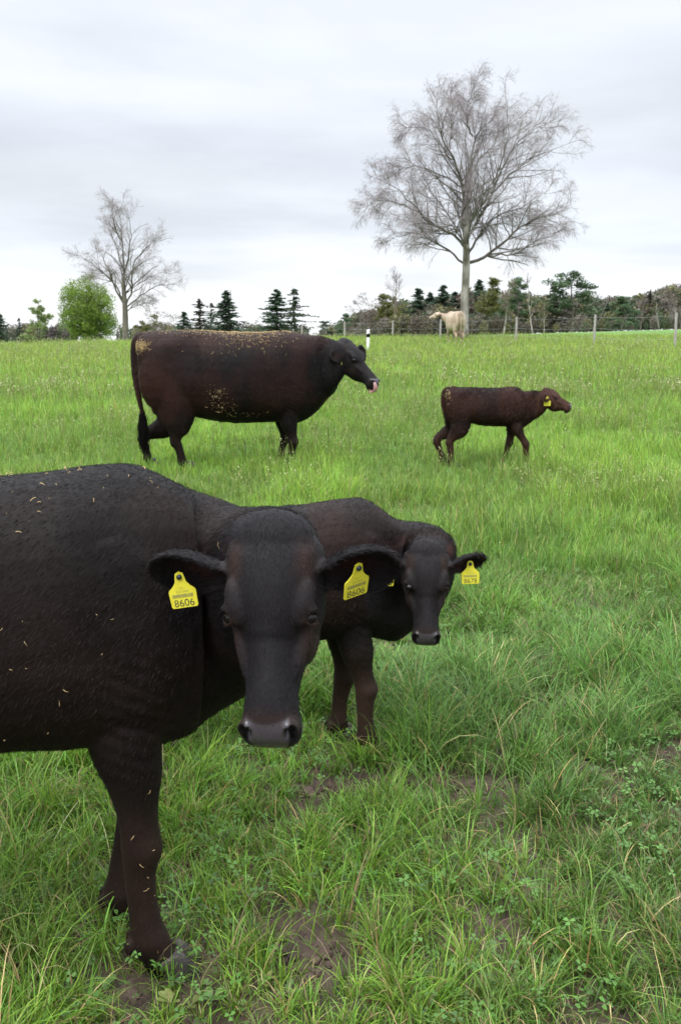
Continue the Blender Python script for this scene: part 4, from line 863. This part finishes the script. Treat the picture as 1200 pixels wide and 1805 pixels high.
def proto_pine(seed, h=13, c0=(.048, .085, .042), c1=(.095, .140, .066), low=.35):
    rg = np.random.default_rng(seed); mb, P = trunk_mesh(h*.95, h*.016, rg, lean=.03); n = 15; zf = np.linspace(low, .97, n)+rg.normal(0, .02, n); az = np.arange(n)*2.4+rg.normal(0, .5, n); L_ = h*.20*(1.15-.75*(zf-low)/(1-low))*(.6+.7*rg.random(n))
    E = np.stack([L_*np.cos(az), L_*np.sin(az), zf*h+L_*.25], -1); B0 = np.stack([np.zeros(n), np.zeros(n), zf*h-.03*h], -1); B0[:, 0] += .03*zf*h; E[:, 0] += .03*zf*h
    B = np.stack([B0, (B0+E)/2+np.array([0, 0, -.02*h]), E], 1); V, F = tubes(B, np.array([[.06, .045, .02]])*np.ones((n, 1)), 5); mb.add(V, F)
    cc = np.concatenate([E, (B0*.35+E*.65)+rg.normal(0, .02*h, (n, 3)), E+rg.normal(0, .05*h, (n, 3)), [[.03*h, 0, .98*h]]]); V, F, C = clumps(rg, cc, (.050+.04*rg.random(len(cc)))*h, 110, .024*h, c0, c1, flat=.8, shell=.45)
    cb = MB(); cb.add(V, [F]); cb.C[-1] = C; return mb.mesh('trunk'), cb.mesh('crown', False), M['bark'], M['fol']
def proto_bare(seed, h=11, spread=.28, mt=None, leafc=None, nleaf=0, m=(7, 6, 5), bk=None, rmin=.011, stems=1, low=.25):
    rg = np.random.default_rng(seed); mb = MB(); limbs = []; 
    for s in range(stems):
        off = rg.normal(0, .02*h, 2) if stems > 1 else np.zeros(2); ln = rg.normal(0, .06 if stems == 1 else .16, 2)
        P = np.stack([off[0]+ln[0]*h*np.linspace(0, 1, 14)+np.cumsum(rg.normal(0, .004*h, 14)), off[1]+ln[1]*h*np.linspace(0, 1, 14)+np.cumsum(rg.normal(0, .004*h, 14)), np.linspace(-.03*h, h*.93*(1 if s == 0 else rg.uniform(.7, 1)), 14)], -1)
        limbs.append(P)
    P0 = np.stack(limbs); R0 = np.tile((h*.013/(stems**.4))*np.linspace(1, .12, 14), (stems, 1)); V, F = tubes(P0, R0, 7); mb.add(V, F)
    P1, R1 = grow(rg, P0, R0, int(m[0]*(2.2 if stems == 1 else 1.2)), spread, .75, 8, .09, .55, low, .1); R1 = np.maximum(R1, .02); V, F = tubes(P1, R1, 4); mb.add(V, F)
    cb = MB(); P2, R2 = grow(rg, P1, R1, m[1], .5, .6, 5, .04, .55, .15, .12); R2 = np.maximum(R2, rmin); V, F = tubes(P2, R2, 3); cb.add(V, F, (.17, .125, .11))
    P3, R3 = grow(rg, P2, R2, m[2], .6, .6, 4, .0, .7, .1, .12); R3 = np.maximum(R3*0+rmin*.8, 0); V, F = tubes(P3, R3, 3); cb.add(V, F, (.17, .125, .115))
    if nleaf:
        idx = rg.integers(0, P3.shape[0], nleaf); C = P3[idx, rg.integers(1, 4, nleaf)]+rg.normal(0, .012*h, (nleaf, 3)); V, F = leaf_quads(rg, C, .017*h*(.6+.8*rg.random(nleaf)), asp=.7); cb.add(V, [F]); cb.C[-1] = np.repeat(tri_cloud_col(rg, nleaf, *leafc), 4, 0)
    return mb.mesh('trunk'), cb.mesh('crown', False), bk or M['bark'], M['fol']
def proto_round(seed, h=8, wd=.45, c0=(.05, .09, .02), c1=(.09, .13, .03), low=.1, ncl=60, per=90, leaf=.03):
    rg = np.random.default_rng(seed); mb, P = trunk_mesh(h*.8, h*.02, rg); d = rg.normal(size=(ncl, 3)); d /= np.linalg.norm(d, axis=1)[:, None]; r = rg.random(ncl)**.4
    cc = d*(r*(.72+.5*n3(d+5, 1.3, 2)+.12*rg.random(ncl)))[:, None]*np.array([wd, wd, (1-low)/2*.95])*h; cc[:, 2] += h*(low+(1-low)/2*.95)
    B = np.stack([np.stack([cc[:, 0]*.1, cc[:, 1]*.1, cc[:, 2]*.5], -1), cc*np.array([.6, .6, .8]), cc], 1); V, F = tubes(B, np.array([[.05, .03, .015]])*h/8*np.ones((ncl, 1)), 4); mb.add(V, F)
    V, F, C = clumps(rg, cc, (.07+.06*rg.random(ncl))*h, per, leaf*h, c0, c1, flat=.8, shell=.5); cb = MB(); cb.add(V, [F]); cb.C[-1] = C; return mb.mesh('trunk'), cb.mesh('crown', False), M['bark'], M['fol']
def build_background():
    PR = {'spruce': [proto_spruce(1), proto_spruce(2, irreg=.35), proto_spruce(3, wd=2.7)],
          'sparse_spruce': [proto_spruce(4, dens=.55, irreg=.5, wd=3.0, c0=(.03, .048, .028), c1=(.06, .08, .045))],
          'brown_spruce': [proto_spruce(5, dens=.6, irreg=.35, wd=2.9, c0=(.055, .048, .035), c1=(.08, .075, .05))],
          'pine': [proto_pine(1), proto_pine(2)], 'low_pine': [proto_pine(3, h=10, low=.12)],
          'bare': [proto_bare(1), proto_bare(2, spread=.34), proto_bare(3, stems=3)],
          'birch_bare': [proto_bare(5, spread=.22, bk=M['birch'], leafc=((.13, .12, .05), (.18, .16, .07)), nleaf=500), proto_bare(6, spread=.2, bk=M['birch'])],
          'olive': [proto_bare(7, spread=.3, leafc=((.10, .105, .030), (.16, .15, .045)), nleaf=9000, stems=3, low=.1), proto_bare(8, spread=.3, leafc=((.11, .115, .035), (.15, .15, .04)), nleaf=8000, bk=M['birch'])],
          'palegreen': [proto_bare(9, spread=.27, leafc=((.20, .26, .09), (.28, .33, .13)), nleaf=6500, low=.05, stems=2)],
          'brownround': [proto_bare(10, spread=.4, stems=4, low=.05, m=(9, 7, 6), leafc=((.10, .075, .05), (.14, .10, .07)), nleaf=1200)],
          'bush': [proto_round(1, c0=(.13, .20, .030), c1=(.20, .28, .048), ncl=230, per=170, leaf=.019, low=-.05, wd=.44)]}
    H0 = {'low_pine': 10, 'spruce': 12, 'sparse_spruce': 12, 'brown_spruce': 12, 'pine': 13, 'bush': 8}
    NM = {'spruce': 'spruce_tree', 'sparse_spruce': 'spruce_tree', 'brown_spruce': 'spruce_tree', 'pine': 'pine_tree', 'low_pine': 'pine_tree', 'bare': 'bare_tree', 'birch_bare': 'birch_tree', 'olive': 'leafing_tree', 'palegreen': 'leafing_tree', 'brownround': 'bare_shrub', 'bush': 'green_bush'}
    used = {}
    T_ = [ # px, top y, base y, kind, depth, width factor, label
        (2, 553, 600, 'spruce', 190, 1.2, 'dark conifer at the very left edge of the tree line'),
        (36, 560, 602, 'sparse_spruce', 210, 1.0, 'small bluish spruce between the left edge and the pale green tree'),
        (64, 528, 606, 'palegreen', 110, 1.15, 'pale yellow-green young tree left of the round green bush'),
        (92, 556, 606, 'palegreen', 125, .9, 'small grey-green tree touching the left side of the bush'),
        (159, 483, 608, 'bush', 92, 1.06, 'large round bright green bush beside the slender bare tree'),
        (252, 556, 605, 'olive', 105, 1.3, 'low olive shrub just right of the slender bare trunk'),
        (290, 553, 604, 'brownround', 118, 1.5, 'broad brown thicket shrub left of the small dark conifer'),
        (325, 549, 603, 'spruce', 150, 1.2, 'small dense conifer left of the brownish spruces behind the standing cow'),
        (353, 527, 603, 'brown_spruce', 160, 1.15, 'brownish spruce with a thin top above the rump of the standing cow'),
        (374, 533, 603, 'sparse_spruce', 165, .9, 'thin sparse spruce between the brownish spruce and the tall pointed one'),
        (400, 513, 603, 'spruce', 155, 1.3, 'tall pointed dark spruce above the back of the standing cow'),
        (446, 571, 602, 'brownround', 190, 1.6, 'low brown shrub in the gap between the two spruce groups'),
        (488, 511, 602, 'spruce', 150, 1.2, 'dense dark left one of the twin spruces above the cow shoulders'),
        (519, 508, 602, 'sparse_spruce', 148, 1.35, 'looser right one of the twin spruces above the cow shoulders'),
        (572, 568, 600, 'low_pine', 300, 1.3, 'low dark pine where the wooded rise begins'),
        (607, 556, 600, 'low_pine', 280, 1.1, 'small dark pine behind the first fence post'),
        (590, 570, 600, 'brownround', 310, 1.6, 'low brown shrub between the two small dark pines'),
        (632, 545, 600, 'bare', 290, 1.3, 'brown leafless tree on the slope left of the reflector post'),
        (655, 530, 600, 'brownround', 270, 1.4, 'wide reddish brown leafless tree above the reflector post'),
        (676, 528, 598, 'olive', 220, 1.2, 'olive tree left of the tall thin bare tree on the rise'),
        (695, 482, 598, 'bare', 215, .75, 'tall thin bare tree poking above the wood left of the cream cow'),
        (708, 522, 598, 'olive', 225, 1.2, 'olive tree right of the tall thin bare tree on the rise'),
        (735, 508, 598, 'spruce', 260, 1.1, 'first dark spruce right of the olive trees'),
        (757, 516, 598, 'spruce', 265, 1.1, 'lower spruce between two taller dark spruces left of the birch trunk'),
        (780, 504, 598, 'spruce', 262, 1.3, 'tallest dark spruce above the head of the cream cow'),
        (800, 514, 598, 'spruce', 268, 1.0, 'dark spruce touching the left side of the big birch trunk'),
        (748, 545, 597, 'brownround', 240, 1.4, 'purplish leafless shrub in front of the dark spruces'),
        (842, 494, 592, 'spruce', 255, 1.1, 'dark spruce top just right of the big birch trunk'),
        (852, 502, 592, 'olive', 205, 1.35, 'wide yellow-olive birch right of the big birch trunk'),
        (886, 488, 591, 'birch_bare', 200, 1.0, 'white-stemmed bare birch between the olive birch and the green pine'),
        (912, 501, 590, 'pine', 215, 1.0, 'green pine behind the post right of the big birch'),
        (939, 489, 588, 'birch_bare', 195, .8, 'slim pale birch right of the green pine'),
        (973, 497, 588, 'brown_spruce', 210, 1.1, 'brownish larch-like conifer left of the tall flat-topped pine'),
        (1007, 489, 586, 'pine', 205, 1.25, 'tall flat-topped pine, highest on the right tree line'),
        (958, 530, 588, 'birch_bare', 190, 1.0, 'small white birch in front of the brownish conifer'),
        (1046, 512, 586, 'bare', 215, 1.1, 'open bare tree directly behind the right fence post'),
        (1068, 533, 585, 'spruce', 240, .9, 'small spruce between the right fence post and the bushy pine'),
        (1096, 526, 584, 'low_pine', 200, 1.5, 'bushy dark green pine with a rounded head at right'),
        (1128, 530, 583, 'bare', 205, 1.2, 'brown bare tree right of the bushy pine'),
        (1142, 514, 583, 'brown_spruce', 250, .8, 'thin brown conifer between bare trees at right'),
        (1160, 521, 582, 'birch_bare', 205, 1.1, 'pale-stemmed bare birch near the right edge'),
        (1178, 516, 582, 'bare', 215, 1.0, 'leafless tree second from the right edge'),
        (1199, 499, 581, 'bare', 200, 1.2, 'tallest leafless tree at the right edge')]
    rg = random.Random(4)
    for px, ty, by, kd, Dp, wf, lab in T_:
        protos = PR[kd]; i = used.get(kd, 0); used[kd] = i+1; tm, cm, bm, fm = protos[i % len(protos)]
        b = at(px, by, Dp); tz = at(px, ty, Dp).z; z0 = gz(b.x, b.y); h = tz-z0; s = h/(H0.get(kd, 11)*(.97 if kd not in ('bush',) else 1.02))
        e = empty(NM[kd], (b.x, b.y, z0), rg.random()*6.28 if kd != 'pine' else rg.choice((0, 3.0)), lab, 'bush' if kd in ('bush', 'brownround') else 'tree', 'trees and shrubs along the far tree line')
        wf *= 1.45 if kd == 'sparse_spruce' else 2.0 if 'spruce' in kd else 1.4 if 'pine' in kd else .82 if kd == 'bush' else 1.3; e.scale = (s*wf, s*wf, s); link('trunk', tm, bm, e); link('crown', cm, fm, e)
    # far wood that reads as one mass
    rgn = np.random.default_rng(77); mb = MB()
    def wood(px0, px1, topf, D0, D1, n, c0, c1, leaf):
        px = rgn.uniform(px0, px1, n); Dp = rgn.uniform(D0, D1, n); V = []
        for p_, d_ in zip(px, Dp):
            b = at(p_, 590, d_); z0 = gz(b.x, b.y); tz = at(p_, topf(p_)+rgn.uniform(-4, 14), d_).z; h = max(tz-z0, 1.5); w_ = h*rgn.uniform(.25, .42); m = 420
            d = rgn.normal(size=(m, 3)); d /= np.linalg.norm(d, axis=1)[:, None]; r = (rgn.random(m)**.45)[:, None]
            P = np.array([b.x, b.y, z0+h*.52])+d*r*np.array([w_, w_, h*.5]); V_, F_ = leaf_quads(rgn, P, (leaf*2.6*(.6+.8*rgn.random(m)))*h, asp=.42)
            mb.add(V_, [F_]); t = rgn.random(); pal = ((c0, c1), ((.06, .08, .04), (.10, .12, .06)), ((.11, .105, .05), (.16, .15, .07)), ((.11, .095, .08), (.155, .135, .11)), ((.05, .075, .045), (.085, .115, .065)))[rgn.integers(0, 5)]; mb.C[-1] = np.repeat(tri_cloud_col(rgn, m, *pal)*(.8+.4*t), 4, 0)
    fl = lambda p: np.interp(p, [540, 600, 640, 700, 800, 900, 1000, 1100, 1200], [588, 570, 548, 530, 524, 532, 536, 540, 516])
    wood(560, 830, fl, 290, 360, 150, (.075, .058, .048), (.115, .085, .066), .05)
    wood(820, 1290, lambda p: fl(p)-14, 250, 330, 300, (.080, .062, .052), (.12, .09, .072), .05)
    wood(700, 1290, lambda p: fl(p)+12, 230, 300, 90, (.035, .05, .025), (.07, .085, .035), .05)
    wood(560, 1290, lambda p: fl(p)+26, 200, 250, 200, (.085, .066, .052), (.13, .10, .075), .045)
    wood(-90, 130, lambda p: 573, 230, 320, 70, (.075, .06, .06), (.11, .09, .085), .05)
    wood(215, 545, lambda p: 574, 240, 330, 110, (.075, .068, .05), (.115, .10, .07), .05)
    tag(link('woodland', mb.mesh('woodland', False), M['fol']), 'brown and grey leafless wood massed along the far edge of the field', 'woodland', kind='stuff')

def build_fence():
    posts = [(532, 572, 64), (607, 567, 60.5), (692, 565, 57), (776, 563, 54), (910, 559, 49.5), (1048, 555.5, 45.5), (1192, 552, 42)]
    root = empty('wire_fence', (0, 0, 0), 0, 'wire fence with weathered grey wooden posts crossing behind the field', 'fence')
    tops = []
    rg = random.Random(5)
    for px, ty, Dp in posts:
        t = at(px, ty, Dp); z0 = gz(t.x, t.y); h = t.z-z0; r = .055; lx = rg.uniform(-.02, .02); mb = MB()
        V, F = loft([(t.x, t.y, z0-.3, r, r, r), (t.x+lx*.5, t.y, z0+h*.5, r*.98, r, r), (t.x+lx, t.y, z0+h-.03, r*.95, r*.95, r*.95), (t.x+lx, t.y, z0+h, r*.75, r*.75, r*.75)], (1, 0, 0), n=9, sub=2); mb.add(V, F)
        link('post', mb.mesh('post', False), M['wood'], root); tops.append((t.x+lx, t.y, z0, h))
    for f in (.93, .55, .25):
        P = []
        for (a, b) in zip(tops[:-1], tops[1:]):
            for k in range(6):
                t = k/6; P.append((a[0]*(1-t)+b[0]*t, a[1]*(1-t)+b[1]*t-.07, (a[2]+a[3]*f)*(1-t)+(b[2]+b[3]*f)*t-.10*math.sin(math.pi*t)*.6))
        P.append((tops[-1][0], tops[-1][1]-.07, tops[-1][2]+tops[-1][3]*f)); P = np.array(P); mb = MB(); V, F = tubes(P[None], np.full((1, len(P)), .0032), 4); mb.add(V, F); link('wire', mb.mesh('wire'), M['wire'], root)
    # reflector post
    p = at(648.5, 606, 40); z0 = gz(p.x, p.y); tz = at(648, 580, 40).z; h = tz-z0; e = empty('marker_post', (p.x, p.y, z0), 0, 'short white roadside marker post with dark band in front of the fence', 'marker post')
    def prism(z1, z2, w_, slope, m, nm):
        mb = MB(); a = w_; V = [(-a, -.04, z1), (a, -.04, z1), (a, .04, z1), (-a, .04, z1), (-a, -.04, z2-slope), (a, -.04, z2), (a, .04, z2), (-a, .04, z2-slope)]
        mb.add(V, [[[0, 1, 5, 4], [1, 2, 6, 5], [2, 3, 7, 6], [3, 0, 4, 7], [4, 5, 6, 7], [3, 2, 1, 0]]]); ob_ = link(nm, mb.mesh(nm, False), m, e)
        bv = ob_.modifiers.new('b', 'BEVEL'); bv.width = .012; bv.segments = 2; return ob_
    prism(-.2, h, .062, .03, M['white'], 'post_body'); prism(h-.34, h-.16, .066, .03, M['black'], 'band')
    # make band stand proud
    return
def build_details():
    """broad-leaved weeds of the foreground"""
    rg = np.random.default_rng(51)
    n = 520; x, y = sample_xy(rg, n, 1.7, 6.5, .2, .6); mb = MB()
    for i in range(n):
        z0 = gz(x[i], y[i]); k = rg.integers(3, 8); s = .014+.022*rg.random(); g_ = np.array([.095, .165, .045])*(.6+.8*rg.random())*np.array([1+.5*(rg.random() < .2), 1, 1])
        for j in range(k):
            a = rg.random()*6.283; ln = s*(.7+.6*rg.random()); el_ = .3+.8*rg.random(); dx, dy = math.cos(a), math.sin(a); P = []
            for t, w_ in ((0, .03), (.35, .12), (.65, .25), (.85, .2), (1, .02)):
                cxx = x[i]+dx*ln*t*math.cos(el_*(1-.5*t)); cyy = y[i]+dy*ln*t*math.cos(el_*(1-.5*t)); czz = z0+.005+ln*t*math.sin(el_*(1-.4*t)); P += [(cxx-dy*w_*ln, cyy+dx*w_*ln, czz+.15*w_*ln), (cxx, cyy, czz-.05*w_*ln), (cxx+dy*w_*ln, cyy-dx*w_*ln, czz+.15*w_*ln)]
            F = []
            for q in range(4): F += [[q*3, q*3+1, q*3+4, q*3+3], [q*3+1, q*3+2, q*3+5, q*3+4]]
            mb.add(np.array(P), [np.array(F)], g_)
    tag(link('broadleaf_weeds', mb.mesh('broadleaf_weeds'), M['leaf']), 'small broad-leaved weeds growing low among the grass', 'weeds', kind='stuff')

build_ground()
build_grass()
build_clover()
build_weeds()
build_dirt()
build_details()
build_background()
build_birches()
build_fence()
build_cattle()
